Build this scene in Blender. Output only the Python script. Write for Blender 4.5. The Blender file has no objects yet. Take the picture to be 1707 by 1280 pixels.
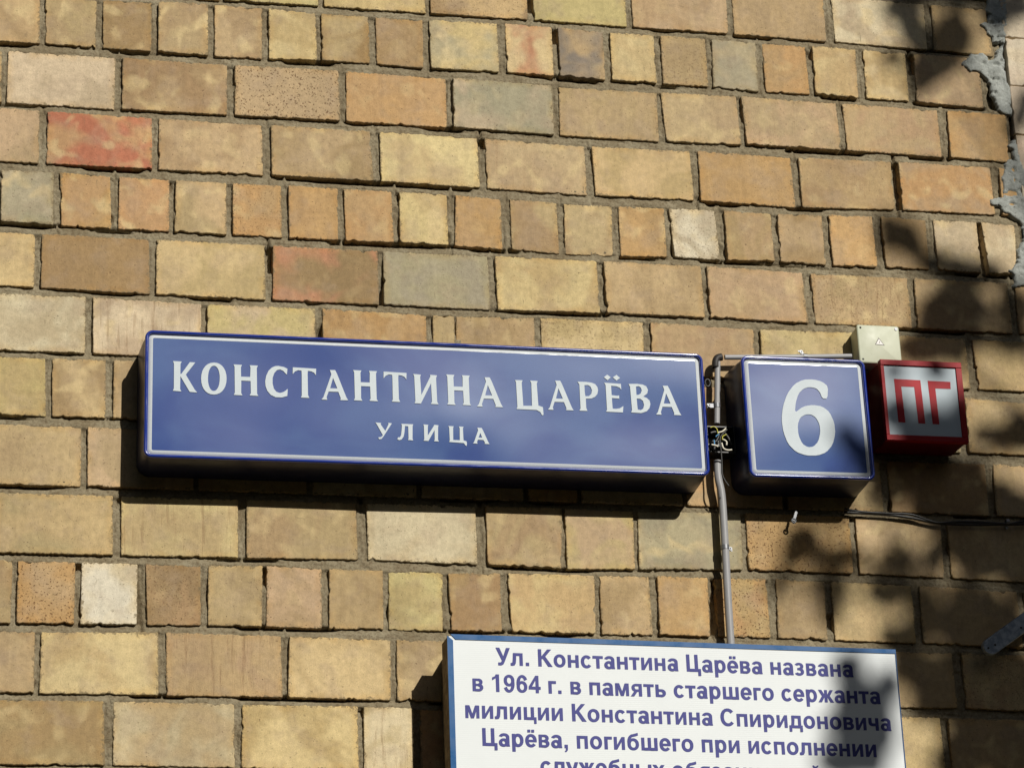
import bpy, bmesh, math, random
import numpy as np
from mathutils import Matrix, Vector
from mathutils.geometry import tessellate_polygon

BR=[[0,"W",-2128,7,-1879,7,-1879,147,-2128,147],[0,"C",-1868,7,-1619,7,-1619,147,-1868,147],[0,"D",-1608,7,-1359,7,-1359,147,-1608,147],[0,"T",-1348,7,-1099,7,-1099,147,-1348,147],[0,"Y",-1090,6,-863,0,-863,143,-1089,146],[0,"C",-852,-1,-603,-5,-600,142,-849,142],[0,"D",-591,-6,-348,-4,-348,141,-589,141],[0,"Y",-334,-5,-98,6,-97,140,-333,139],[0,"P",-83,5,164,10,163,139,-82,139],[0,"T",178,9,421,9,419,141,178,138],[0,"W",440,8,689,15,687,144,443,139],[0,"Tz",708,13,858,15,867,151,704,143],[1,"T",-2025,159,-1906,159,-1906,294,-2025,294],[1,"O",-1895,159,-1776,159,-1776,294,-1895,294],[1,"T",-1765,159,-1646,159,-1641,294,-1765,294],[1,"Tb",-1633,158,-1520,166,-1516,293,-1629,293],[1,"Tb",-1507,165,-1388,168,-1388,295,-1504,292],[1,"D",-1374,167,-1259,163,-1259,294,-1372,294],[1,"Tb",-1244,161,-1127,159,-1126,297,-1244,293],[1,"Tb",-1112,158,-997,158,-999,295,-1111,296],[1,"C",-983,157,-869,163,-867,288,-983,294],[1,"D",-857,162,-741,161,-740,288,-856,288],[1,"D",-725,160,-609,160,-609,291,-724,287],[1,"C",-595,159,-426,154,-423,288,-592,290],[1,"Cr",-406,152,-289,155,-289,289,-405,287],[1,"Tn",-274,154,-159,159,-160,290,-274,288],[1,"Cb",-143,158,-31,157,-30,290,-143,289],[1,"T",-14,156,101,157,102,290,-14,289],[1,"G",118,156,232,159,231,294,113,290],[1,"O",247,158,362,157,364,291,249,293],[1,"C",379,155,493,158,490,294,377,290],[1,"C",512,156,626,158,624,294,511,292],[1,"Pz",648,156,824,157,822,299,643,293],[2,"W",-2111,317,-1862,317,-1862,451,-2111,451],[2,"T",-1851,317,-1602,317,-1598,451,-1851,451],[2,"W",-1588,316,-1341,317,-1342,451,-1588,450],[2,"D",-1326,316,-1081,317,-1081,448,-1326,450],[2,"Pp",-1064,316,-817,312,-813,445,-1064,447],[2,"O",-799,311,-556,313,-556,444,-800,444],[2,"G",-541,312,-295,315,-295,447,-541,443],[2,"T",-278,314,-31,314,-33,447,-281,446],[2,"P",-23,313,170,310,176,442,-15,446],[2,"P",182,310,428,312,433,440,189,441],[2,"P",445,311,696,311,697,442,448,439],[2,"O",722,309,882,312,874,446,719,441],[3,"O",-2021,465,-1772,465,-1772,600,-2021,600],[3,"P",-1761,465,-1512,465,-1510,600,-1761,600],[3,"R",-1494,464,-1255,466,-1253,598,-1494,599],[3,"T",-1240,465,-999,467,-996,596,-1239,597],[3,"T",-979,466,-744,467,-736,596,-977,595],[3,"C",-721,465,-484,466,-481,597,-720,595],[3,"P",-467,465,-221,472,-219,601,-464,596],[3,"C",-204,471,42,466,46,599,-200,600],[3,"O",62,464,299,468,303,602,62,598],[3,"T",318,467,558,463,560,593,319,601],[3,"O",579,461,821,461,823,591,579,592],[3,"O",844,460,886,460,886,595,841,590],[4,"O",-1986,620,-1867,620,-1867,748,-1986,748],[4,"C",-1856,620,-1737,620,-1737,748,-1856,748],[4,"T",-1726,620,-1607,620,-1601,748,-1726,748],[4,"G",-1594,619,-1476,618,-1474,751,-1591,747],[4,"Ob",-1463,617,-1348,621,-1343,753,-1456,750],[4,"Ob",-1328,620,-1213,620,-1212,751,-1329,752],[4,"Tb",-1199,620,-1082,620,-1081,752,-1201,751],[4,"O",-1068,620,-955,620,-952,752,-1067,751],[4,"O",-938,618,-822,620,-823,752,-938,752],[4,"O",-809,619,-695,619,-691,750,-805,752],[4,"Cb",-677,618,-563,620,-562,750,-678,749],[4,"O",-542,619,-432,623,-432,753,-547,749],[4,"T",-411,621,-297,625,-295,757,-411,752],[4,"Tb",-279,624,-160,624,-164,755,-281,756],[4,"O",-145,623,-31,622,-31,751,-146,754],[4,"S",-21,621,94,621,103,752,-12,749],[4,"T",118,619,237,622,238,748,120,751],[4,"T",253,621,367,617,368,751,252,748],[4,"O",382,616,496,613,500,749,386,750],[4,"D",519,612,635,615,634,748,521,748],[4,"W",654,613,769,612,769,750,657,747],[4,"W",782,611,872,614,861,751,790,748],[5,"P",-2022,772,-1773,772,-1773,904,-2022,904],[5,"C",-1762,772,-1513,772,-1512,904,-1762,904],[5,"D",-1499,771,-1258,772,-1254,908,-1498,904],[5,"C",-1242,771,-994,773,-991,909,-1241,907],[5,"Dr",-975,772,-730,772,-729,908,-976,908],[5,"G",-718,772,-469,771,-467,908,-718,907],[5,"C",-453,770,-206,770,-203,903,-450,907],[5,"T",-189,769,51,769,54,902,-187,902],[5,"P",64,768,304,774,311,904,66,901],[5,"Ts",326,773,573,772,575,904,329,903],[5,"T",589,772,833,772,834,906,587,904],[5,"T",851,771,886,771,886,908,850,905],[6,"T",-2166,922,-1917,922,-1917,1058,-2166,1058],[6,"W",-1906,922,-1657,922,-1657,1058,-1906,1058],[6,"W",-1646,922,-1397,922,-1396,1058,-1646,1058],[6,"Ws",-1382,921,-1138,926,-1138,1058,-1379,1057],[6,"Y",-1125,926,-878,923,-876,1058,-1125,1058],[6,"O",-862,922,-620,928,-619,1058,-861,1057],[6,"Ts",-605,927,-553,926,-555,1057,-606,1058],[6,"T",-549,926,-363,921,-363,1053,-552,1057],[6,"C",-348,920,-99,919,-101,1051,-349,1052],[6,"T",-82,918,171,926,168,1052,-83,1051],[6,"C",187,925,435,922,434,1049,184,1051],[6,"T",453,922,706,926,708,1056,452,1048],[6,"T",724,925,886,927,886,1057,729,1055],[7,"T",-1987,1073,-1868,1073,-1868,1209,-1987,1209],[7,"O",-1857,1073,-1738,1073,-1738,1209,-1857,1209],[7,"T",-1727,1073,-1608,1073,-1603,1209,-1727,1209],[7,"Y",-1596,1072,-1483,1072,-1478,1210,-1588,1208],[7,"T",-1469,1071,-1350,1070,-1348,1209,-1465,1209],[7,"T",-1333,1069,-1211,1070,-1211,1210,-1332,1209],[7,"C",-1200,1070,-1076,1071,-1076,1210,-1200,1210],[7,"D",-1063,1071,-941,1071,-941,1211,-1063,1210],[7,"C",-929,1071,-807,1072,-807,1212,-929,1211],[7,"T",-798,1072,-673,1072,-673,1212,-798,1212],[7,"W",-660,1072,-542,1073,-542,1213,-660,1212],[7,"C",-529,1073,-405,1073,-405,1213,-529,1213],[7,"W",-394,1073,-268,1074,-268,1214,-394,1213],[7,"P",-257,1074,-135,1074,-135,1214,-257,1214],[7,"O",-126,1074,4,1075,4,1215,-126,1214],[7,"D",14,1075,133,1075,133,1215,14,1215],[7,"O",145,1075,268,1076,268,1216,145,1215],[7,"D",280,1076,403,1076,403,1217,280,1216],[7,"O",414,1076,543,1077,543,1217,414,1217],[7,"W",552,1077,671,1077,667,1218,552,1217],[7,"T",690,1076,854,1086,856,1219,687,1217],[8,"P",-2169,1230,-1920,1230,-1920,1369,-2169,1369],[8,"T",-1909,1230,-1660,1230,-1660,1369,-1909,1369],[8,"T",-1649,1230,-1400,1230,-1398,1369,-1649,1369],[8,"P",-1387,1230,-1152,1232,-1152,1369,-1385,1369],[8,"T",-1142,1232,-901,1234,-901,1370,-1142,1369],[8,"W",-888,1234,-651,1236,-651,1370,-888,1370],[8,"W",-641,1236,-405,1238,-405,1370,-641,1370],[8,"O",-394,1238,-279,1239,-279,1371,-394,1370],[8,"W",-269,1239,-31,1242,-31,1371,-269,1371],[8,"O",-20,1242,212,1244,212,1371,-20,1371],[8,"T",225,1244,460,1246,460,1371,225,1371],[8,"D",476,1245,725,1242,723,1373,478,1371],[8,"T",745,1242,886,1246,886,1375,739,1372],[9,"T",-2098,1388,-1849,1388,-1849,1524,-2098,1524],[9,"O",-1838,1388,-1589,1388,-1589,1524,-1838,1524],[9,"T",-1578,1388,-1329,1388,-1326,1524,-1578,1524],[9,"Cs",-1311,1388,-1054,1388,-1054,1522,-1309,1524],[9,"T",-1036,1387,-791,1386,-787,1519,-1036,1522],[9,"W",-767,1386,-518,1386,-517,1525,-766,1519],[9,"T",-495,1385,-317,1385,-325,1529,-495,1524],[9,"P",-311,1385,-150,1387,-152,1526,-311,1529],[9,"G",-139,1387,107,1383,104,1521,-142,1525],[9,"Op",119,1383,372,1383,371,1523,117,1521],[9,"P",386,1383,598,1388,594,1528,386,1523],[9,"T",614,1388,863,1388,858,1535,611,1528],[10,"P",-2048,1539,-1929,1539,-1929,1680,-2048,1680],[10,"C",-1918,1539,-1799,1539,-1799,1680,-1918,1680],[10,"T",-1788,1539,-1669,1539,-1669,1680,-1788,1680],[10,"T",-1658,1539,-1539,1539,-1540,1680,-1658,1680],[10,"Op",-1529,1539,-1406,1540,-1406,1679,-1528,1679],[10,"S",-1393,1539,-1272,1541,-1273,1678,-1394,1679],[10,"D",-1256,1541,-1136,1541,-1134,1676,-1250,1678],[10,"T",-1120,1541,-1000,1538,-1002,1676,-1120,1676],[10,"P",-991,1537,-869,1542,-870,1678,-993,1676],[10,"T",-853,1541,-732,1542,-733,1678,-855,1678],[10,"Y",-720,1542,-597,1544,-600,1678,-722,1678],[10,"D",-586,1544,-466,1542,-467,1679,-581,1677],[10,"C",-450,1541,-249,1542,-252,1679,-444,1678],[10,"T",-238,1542,-121,1540,-118,1679,-238,1679],[10,"O",-102,1539,19,1541,15,1679,-104,1678],[10,"Op",35,1541,158,1539,159,1680,36,1678],[10,"T",181,1538,299,1541,295,1683,176,1679],[10,"T",313,1541,511,1547,509,1686,313,1682],[10,"T",529,1547,771,1557,772,1691,526,1686],[10,"T",787,1556,886,1559,886,1694,786,1691],[11,"P",-1997,1697,-1748,1697,-1748,1831,-1997,1831],[11,"T",-1737,1697,-1488,1697,-1486,1831,-1737,1831],[11,"C",-1475,1697,-1226,1692,-1224,1832,-1476,1831],[11,"Ts",-1210,1692,-961,1696,-957,1833,-1208,1832],[11,"C",-942,1696,-718,1700,-720,1837,-947,1833],[11,"T",-706,1700,-479,1701,-479,1837,-707,1837],[11,"O",-469,1701,-240,1702,-240,1837,-469,1837],[11,"C",-231,1702,-118,1703,-118,1837,-231,1837],[11,"O",-107,1703,123,1704,123,1837,-107,1837],[11,"O",132,1704,359,1705,359,1837,132,1837],[11,"T",370,1705,594,1706,596,1837,370,1837],[11,"T",617,1705,879,1712,879,1847,615,1837],[12,"T",-2109,1845,-1860,1845,-1860,1984,-2109,1984],[12,"P",-1849,1845,-1600,1845,-1600,1984,-1849,1984],[12,"D",-1589,1845,-1340,1845,-1334,1984,-1589,1984],[12,"T",-1320,1845,-1062,1848,-1060,1987,-1319,1984],[12,"C",-1045,1848,-793,1849,-793,1994,-1047,1987],[12,"Ws",-781,1849,-670,1852,-672,1996,-782,1994],[12,"O",-656,1852,-425,1853,-425,1993,-658,1996],[12,"T",-413,1853,-180,1854,-180,1990,-413,1993],[12,"O",-169,1854,62,1856,62,1987,-169,1990],[12,"O",73,1856,305,1857,305,1983,73,1987],[12,"C",318,1857,549,1858,552,1980,318,1983],[12,"T",568,1858,822,1862,818,1991,566,1980],[12,"T",838,1862,886,1862,886,1991,838,1991]]
SIGN=[-0.6345,1.1881,1.2739,0.2936,-0.0058]
SIGNW=[-0.6341,1.1897,1.2528,0.2757,-0.0062]
SIX=[0.2469,1.1863,0.301,0.2935,-0.0056]
RED_=[0.5405,1.1308,0.202,0.1989,-0.0001]
REDW=[0.5373,1.1315,0.179,0.171,-0.006]
GREY=[0.4625,0.9725,0.1054,0.0959,-0.0015]
BOARD=[-0.1117,1.8689,1.0186,0.274,0.0061]
TXT1=[["К",6],["О",7],["Н",4],["С",-2],["Т",-4],["А",-5148],["Н",2670],["Т",2034],["И",2],["Н",4781],["А",-1636],["Ц",-9],["А",-2],["Р",-6],["Ё",1],["В",6],["А",2525]]
GLY={"К":[[[-5767,773],[-5576,770],[-5604,713],[-5604,478],[-5580,484],[-5399,762],[-5280,761],[-5323,698],[-5485,467],[-5289,126],[-5232,59],[-5398,69],[-5575,377],[-5604,427],[-5607,127],[-5579,70],[-5764,81],[-5743,135],[-5745,708]]],"О":[[[-4591,411],[-4598,318],[-4618,237],[-4649,167],[-4692,109],[-4744,65],[-4803,38],[-4872,26],[-4941,33],[-5000,56],[-5052,96],[-5094,151],[-5125,219],[-5144,298],[-5151,390],[-5144,483],[-5125,564],[-5094,634],[-5052,693],[-5000,737],[-4940,765],[-4871,777],[-4802,771],[-4742,747],[-4690,706],[-4648,651],[-4617,583],[-4598,504]],[[-4742,411],[-4746,337],[-4755,274],[-4769,219],[-4789,174],[-4813,140],[-4840,118],[-4872,110],[-4904,116],[-4931,135],[-4955,168],[-4974,212],[-4989,266],[-4998,328],[-5001,401],[-4997,474],[-4989,538],[-4974,593],[-4954,639],[-4931,673],[-4903,694],[-4871,702],[-4839,697],[-4812,677],[-4788,645],[-4768,601],[-4754,546],[-4745,484]]],"Н":[[[-4437,752],[-4249,749],[-4273,692],[-4270,471],[-4068,471],[-4061,695],[-4078,748],[-3897,747],[-3922,689],[-3916,85],[-3888,35],[-4080,39],[-4053,91],[-4059,377],[-4265,379],[-4267,88],[-4238,33],[-4430,37],[-4406,89],[-4413,697]]],"С":[[[-3235,700],[-3312,738],[-3433,759],[-3505,752],[-3583,713],[-3657,633],[-3708,515],[-3731,386],[-3722,271],[-3685,165],[-3609,71],[-3501,21],[-3368,20],[-3242,58],[-3230,227],[-3318,153],[-3403,124],[-3482,147],[-3540,221],[-3567,341],[-3566,469],[-3531,581],[-3470,660],[-3397,678],[-3325,645],[-3289,600],[-3248,563]]],"Т":[[[-3113,741],[-2592,729],[-2600,574],[-2638,632],[-2701,663],[-2778,671],[-2784,588],[-2779,100],[-2751,34],[-2938,35],[-2918,82],[-2916,557],[-2919,670],[-2997,678],[-3066,642],[-3117,581]]],"А":[[[2858,676],[2977,680],[3019,592],[3220,48],[3261,-24],[3084,-24],[3096,18],[3043,168],[2825,165],[2778,33],[2793,-29],[2664,-28],[2708,31],[2891,574],[2874,634]],[[2928,494],[2860,245],[3022,246]]],"И":[[[-410,699],[-236,690],[-253,629],[-236,207],[-35,624],[-19,651],[-28,695],[131,688],[109,617],[121,59],[149,-2],[-25,2],[2,55],[-9,495],[-252,0],[-395,5],[-374,55],[-387,638]]],"Ц":[[[1934,652],[2110,653],[2087,590],[2103,41],[2305,48],[2310,592],[2282,654],[2459,650],[2436,584],[2452,61],[2556,26],[2563,-157],[2527,-168],[2492,-94],[2406,-47],[1944,-42],[1966,11],[1956,593]]],"Р":[[[3384,674],[3583,676],[3710,664],[3797,631],[3845,564],[3859,491],[3838,398],[3781,325],[3689,279],[3561,270],[3560,47],[3586,-23],[3398,-24],[3427,29],[3426,607]],[[3543,595],[3625,603],[3684,569],[3715,480],[3695,390],[3636,335],[3554,330],[3544,427]]],"Ё":[[[4002,675],[4396,663],[4398,523],[4357,574],[4282,601],[4162,607],[4164,380],[4294,369],[4338,381],[4339,302],[4290,306],[4165,312],[4171,54],[4250,52],[4341,71],[4426,126],[4407,-27],[4014,-24],[4037,24],[4034,616]],[[4004,805],[4085,874],[4166,811],[4085,739]],[[4214,812],[4305,877],[4383,805],[4297,739]]],"В":[[[4571,669],[4761,679],[4902,668],[4985,631],[5024,545],[5000,452],[4902,375],[4985,346],[5046,285],[5062,203],[5035,105],[4966,24],[4834,-26],[4596,-20],[4620,38],[4603,602]],[[4742,612],[4810,625],[4859,590],[4875,522],[4845,446],[4797,416],[4745,406]],[[4745,322],[4830,319],[4891,269],[4911,172],[4885,84],[4826,45],[4755,59],[4750,153]]],"sУ":[[[-1287,-482],[-1155,-493],[-1170,-524],[-1067,-674],[-992,-518],[-998,-483],[-915,-490],[-1109,-803],[-1159,-866],[-1213,-873],[-1227,-832],[-1163,-820],[-1123,-778],[-1258,-522]]],"sЛ":[[[-704,-494],[-434,-495],[-450,-539],[-459,-834],[-440,-874],[-562,-868],[-547,-837],[-549,-545],[-622,-542],[-636,-686],[-656,-789],[-707,-862],[-756,-879],[-798,-865],[-786,-813],[-742,-812],[-716,-765],[-698,-637],[-691,-534]]],"sИ":[[[-207,-488],[-94,-495],[-105,-531],[-112,-746],[28,-521],[39,-490],[138,-497],[126,-539],[117,-836],[135,-877],[27,-875],[43,-839],[45,-613],[-101,-874],[-209,-872],[-193,-838],[-194,-531]]],"sЦ":[[[360,-506],[483,-507],[467,-543],[462,-831],[611,-831],[616,-549],[597,-508],[706,-510],[690,-551],[695,-829],[763,-852],[772,-898],[762,-960],[735,-945],[702,-895],[367,-880],[383,-846],[378,-546]]],"sА":[[[1019,-520],[1118,-522],[1146,-578],[1259,-852],[1287,-898],[1173,-896],[1184,-865],[1147,-805],[1023,-803],[1001,-860],[1014,-896],[910,-894],[937,-855],[1036,-582]],[[1084,-642],[1040,-751],[1124,-754]]]}
G6=[[[539,810],[461,878],[393,911],[268,942],[175,949],[23,938],[-73,911],[-207,840],[-290,768],[-407,623],[-472,511],[-552,320],[-590,194],[-624,6],[-632,-118],[-622,-304],[-600,-423],[-545,-596],[-492,-690],[-386,-803],[-303,-857],[-157,-905],[-55,-920],[107,-915],[205,-897],[336,-847],[414,-792],[517,-677],[569,-584],[623,-420],[641,-310],[639,-147],[620,-42],[563,108],[512,185],[414,264],[336,296],[198,315],[105,312],[-37,283],[-127,241],[-256,143],[-292,158],[-270,299],[-246,393],[-192,536],[-149,608],[-73,682],[-20,717],[65,748],[127,754],[231,741],[283,718],[336,661],[363,611],[390,518],[424,486],[498,484],[531,544],[557,726]],[[-71,64],[-156,14],[-199,-38],[-243,-144],[-258,-230],[-259,-382],[-244,-474],[-197,-600],[-155,-658],[-79,-704],[-26,-716],[56,-704],[109,-674],[185,-598],[224,-525],[266,-384],[279,-298],[275,-182],[260,-112],[217,-20],[181,25],[115,70],[66,84],[-16,81]]]
PG=[[[-662,539],[-7,526],[8,-550],[-164,-547],[-178,354],[-499,354],[-483,-538],[-657,-533]],[[175,522],[742,514],[731,336],[347,336],[356,-555],[189,-555]]]
BT=[["Ул. Константина Царёва названа",-0.515,1.7904,0.2941,1.8047],["в 1964 г. в память старшего сержанта",-0.5707,1.8484,0.3524,1.8646],["милиции Константина Спиридоновича",-0.588,1.9069,0.3721,1.9247],["Царёва, погибшего при исполнении",-0.5532,1.9664,0.3338,1.9832],["служебных обязанностей",-0.4275,2.0259,0.2026,2.0411]]
PL=[[[865,-26],[865,0],[858,16],[865,30],[856,53],[833,61],[850,70],[854,89],[866,95],[866,112],[881,106],[882,115],[875,133],[870,150],[861,161],[851,160],[837,144],[802,147],[798,157],[772,176],[795,198],[818,197],[831,210],[838,219],[845,232],[847,251],[850,266],[856,280],[860,301],[871,312],[885,314],[886,301],[883,289],[892,246],[882,225],[882,225],[880,211],[879,192],[879,154],[878,137],[893,88],[898,62],[901,38],[908,-29]],[[877,385],[878,391],[871,400],[877,410],[876,426],[881,443],[870,437],[861,456],[853,477],[858,472],[849,489],[850,518],[845,543],[811,548],[809,559],[815,567],[837,565],[843,582],[859,587],[868,595],[876,611],[882,628],[879,656],[870,684],[865,717],[848,736],[837,741],[852,751],[853,770],[846,778],[851,786],[882,771],[918,764],[933,708],[954,624],[952,540],[929,499],[914,485],[907,475],[900,464],[899,460],[893,442],[891,426],[888,393],[886,380]]]
SEAM=0.8916
PIPEU=[[0.0667,1.024,0.03],[0.0608,1.1021,0.03],[0.055,1.1779,0.03]]
PIPEL=[[0.0504,1.2691,0.03],[0.0495,1.294,0.03],[0.0502,1.3158,0.03],[0.055,1.3518,0.03],[0.0554,1.431,0.03],[0.0534,1.5873,0.03],[0.0529,1.7199,0.03]]
PIPEH=[[0.0851,1.0119,0.03],[0.2214,1.0051,0.03],[0.3998,0.9951,0.03]]
ELB=[[0.0613,1.0392,0.03],[0.0623,1.0242,0.03],[0.0673,1.0149,0.03],[0.0778,1.0114,0.03]]
CAB=[[0.3569,1.379,0.012],[0.404,1.3791,0.012],[0.463,1.381,0.012],[0.5218,1.3873,0.012],[0.5804,1.3973,0.012],[0.64,1.3992,0.012],[0.7002,1.3982,0.012],[0.7608,1.3957,0.012],[0.8096,1.3936,0.012],[0.883,1.3899,0.012],[1.0994,1.3806,0.012]]
JB=[[0.0265,1.1911],[0.0888,1.1902],[0.0901,1.2554],[0.0268,1.2533]]
WIRES={"black":[[[0.028,1.2128,0.06],[0.0397,1.2095,0.06],[0.048,1.215,0.06],[0.0411,1.2314,0.06],[0.0293,1.2362,0.06]],[[0.0658,1.2061,0.07],[0.0534,1.2182,0.07],[0.0468,1.2316,0.07],[0.0478,1.2593,0.07],[0.0477,1.2927,0.07],[0.047,1.3144,0.07],[0.0518,1.3287,0.07],[0.0608,1.3428,0.07]],[[0.0643,1.2098,0.055],[0.0722,1.2212,0.055],[0.0797,1.2385,0.055]],[[0.0461,1.2222,0.055],[0.0392,1.2399,0.055],[0.0353,1.2547,0.055]]],"white":[[[0.0448,1.2114,0.062],[0.0565,1.2081,0.062],[0.0657,1.2004,0.062]],[[0.0557,1.2281,0.065],[0.064,1.2337,0.065],[0.0634,1.2425,0.065]],[[0.0506,1.2388,0.07],[0.0541,1.2518,0.07],[0.0639,1.2558,0.07],[0.074,1.2547,0.07]],[[0.0265,1.2434,0.068],[0.035,1.2445,0.068],[0.042,1.2479,0.068]]],"yellow":[[[0.027,1.201,0.066],[0.0358,1.1985,0.066],[0.0426,1.2041,0.066],[0.0447,1.2157,0.066]],[[0.0532,1.2307,0.068],[0.0552,1.2219,0.068],[0.0642,1.2172,0.068]]],"blue":[[[0.033,1.2315,0.068],[0.034,1.2387,0.068],[0.0322,1.2446,0.068]],[[0.0385,1.2233,0.066],[0.0431,1.2187,0.066],[0.0475,1.2171,0.066]]]}
CLIP1=[[0.058,1.1334,0.03],[0.039,1.1342,0.03]]
CLIP2=[[0.0545,1.4768,0.03],[0.0664,1.4803,0.03]]
CLIP3=[[0.2841,1.0015,0.03],[0.2745,0.9905,0.03]]
HANG=[[0.2324,1.3869,0.03],[0.2242,1.4089,0.03]]
CLIP4=[[0.7591,1.3905,0.014]]
ARM=[[0.657,1.7111,0.06],[0.7516,1.6483,0.06],[0.9037,1.5472,0.06]]
ARMW=[0.6462,1.6958,0.6679,1.7264]
HOLES=[[0.6735,1.703,0.06],[0.7416,1.6613,0.06],[0.6561,1.7109,0.06]]
TRI=[[-110,-11],[-5,165],[128,-29]]
RING=[[0.0359,1.0814,0.04]]
SH=[[658,89,31,81,-28],[623,37,49,14,0],[773,-14,126,17,0],[763,90,36,59,0],[696,197,53,31,-8],[655,242,22,22,0],[883,29,36,39,0],[952,-3,14,28,0],[924,298,17,48,25],[591,176,20,14,0],[576,669,42,34,20],[534,655,20,42,0],[651,732,36,20,0],[712,741,42,22,0],[774,749,48,17,0],[687,837,67,42,0],[636,882,45,39,0],[843,833,34,56,0],[710,918,84,25,0],[833,927,42,28,0],[582,962,42,28,0],[537,1122,19,36,-10],[658,967,42,20,0],[431,1134,12,25,20],[419,1232,15,31,15],[546,1253,27,19,0],[590,1192,10,19,0],[476,1286,35,12,0],[759,1177,62,25,0],[823,1159,28,42,0],[316,1321,19,46,-35],[342,1361,19,41,0],[597,1273,98,48,0],[682,1330,84,50,0],[589,1355,56,28,0],[476,1292,28,56,0],[784,1371,56,48,0],[466,1233,56,42,0],[646,1390,84,28,0],[473,1314,36,22,0],[251,1453,36,34,0],[223,1489,25,20,0],[340,1486,50,17,-10],[487,1485,45,20,0],[578,1473,14,34,10],[698,1462,62,56,0],[786,1489,56,70,0],[641,1435,36,34,0],[313,1552,48,20,0],[190,1555,17,14,0],[465,1562,62,28,-10],[536,1597,31,36,0],[309,1602,14,31,0],[625,1595,62,42,0],[695,1637,70,62,0],[589,1653,70,34,0],[470,1669,42,22,0],[237,1875,37,25,0],[260,1936,46,29,0],[212,2004,35,31,0],[280,2023,35,31,0],[192,2078,41,27,0],[260,2090,31,21,0],[507,1740,56,42,0],[559,1809,62,50,0],[668,1751,84,70,0],[654,1878,76,84,0],[587,1962,56,56,0],[747,1835,56,112,0],[325,1908,21,31,0],[720,1947,56,70,0],[512,1838,28,17,0],[298,1976,21,21,0]]
LT=[[444,1156,28,31,0],[542,1140,48,22,0],[486,1184,42,22,0],[437,1231,17,22,0],[777,871,36,25,0],[805,1037,62,48,0],[546,1334,31,20,0],[817,1281,36,28,0],[494,1417,87,45,0],[604,1428,20,14,0],[377,1607,36,64,0],[228,1618,42,42,0],[588,1588,22,25,0],[346,1421,56,20,0],[573,1517,31,11,0],[512,1914,25,56,0],[595,1738,20,14,0],[338,2043,10,56,0],[184,1924,17,20,0],[475,1222,20,42,0],[440,1194,14,14,0],[684,714,14,17,0],[414,1157,11,17,0],[585,1240,22,14,0],[536,1668,42,11,0],[550,1137,20,20,0]]
CAM=[[-1.6548,-5.3679,1.5997],[[0.97687,-0.210795,-0.035932],[-0.039414,-0.342652,0.938635],[-0.210172,-0.915508,-0.343035]],89.365]


# ---------------------------------------------------------------- camera, sky, sun
scn = bpy.context.scene
COL = scn.collection
H0 = 4.7                                   # height of the measuring datum above the ground
cam_d = bpy.data.cameras.new("camera"); cam = bpy.data.objects.new("camera", cam_d); COL.objects.link(cam)
r, u_, b_ = CAM[1]
m = Matrix(((r[0], u_[0], b_[0], CAM[0][0]), (r[1], u_[1], b_[1], CAM[0][1]), (r[2], u_[2], b_[2], CAM[0][2]), (0, 0, 0, 1)))
cam.matrix_world = m
cam_d.sensor_width = 36; cam_d.lens = CAM[2]; cam_d.clip_start = 0.05; cam_d.clip_end = 2000
scn.camera = cam

SUN = Vector((0.36, -1.0, 0.59)).normalized()
world = bpy.data.worlds.new("World"); scn.world = world; world.use_nodes = True
wn = world.node_tree.nodes; wl = world.node_tree.links
sky = wn.new("ShaderNodeTexSky"); sky.sky_type = 'NISHITA'; sky.sun_disc = False
sky.sun_elevation = math.asin(SUN.z); sky.sun_rotation = math.atan2(SUN.x, SUN.y)
sky.air_density = 1.0; sky.dust_density = 1.0; sky.ozone_density = 1.0
bg = wn["Background"]; bg.inputs[1].default_value = 0.05
wl.new(sky.outputs[0], bg.inputs[0])
sd = bpy.data.lights.new("sun", 'SUN'); sd.energy = 5.0; sd.angle = math.radians(0.5); sd.color = (1.0, 0.955, 0.87)
so = bpy.data.objects.new("sun", sd); COL.objects.link(so)
so.rotation_euler = SUN.to_track_quat('Z', 'Y').to_euler(); so.location = (4, -10, 10)
vs = scn.view_settings
vs.view_transform = 'Standard'; vs.look = 'None'; vs.exposure = -0.27; vs.gamma = 1.0; vs.use_curve_mapping = False

# ---------------------------------------------------------------- helpers
def lin(c):
    return tuple(((v / 255) / 12.92 if v / 255 <= 0.04045 else ((v / 255 + 0.055) / 1.055) ** 2.4) for v in c)
def W(u, v, z=0.0):
    """wall measure (u right, v down, z out of the wall) to world"""
    return (u, -z, H0 - v)
def tag(o, label=None, cat=None, group=None, kind=None):
    if label: o["label"] = label
    if cat: o["category"] = cat
    if group: o["group"] = group
    if kind: o["kind"] = kind
    return o
def empty(name, loc, label, cat, group=None):
    o = bpy.data.objects.new(name, None); COL.objects.link(o); o.location = loc; o.empty_display_size = 0.05
    return tag(o, label, cat, group)
def base_loc(o):
    p = Vector((0, 0, 0))
    while o: p += o.location; o = o.parent
    return p
def mesh(name, verts, faces, mat, parent=None, smooth=False, origin=None):
    verts = [Vector(v) for v in verts]
    org = Vector(origin) if origin is not None else (base_loc(parent) if parent else Vector((0, 0, 0)))
    me = bpy.data.meshes.new(name)
    me.from_pydata([tuple(v - org) for v in verts], [], faces)
    me.update()
    if mat: me.materials.append(mat)
    if smooth: me.polygons.foreach_set("use_smooth", [True] * len(me.polygons))
    o = bpy.data.objects.new(name, me); COL.objects.link(o)
    if parent: o.parent = parent; o.location = org - base_loc(parent)
    else: o.location = org
    return o
def fixn(o):
    bm = bmesh.new(); bm.from_mesh(o.data); bmesh.ops.recalc_face_normals(bm, faces=bm.faces); bm.to_mesh(o.data); bm.free(); return o

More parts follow.
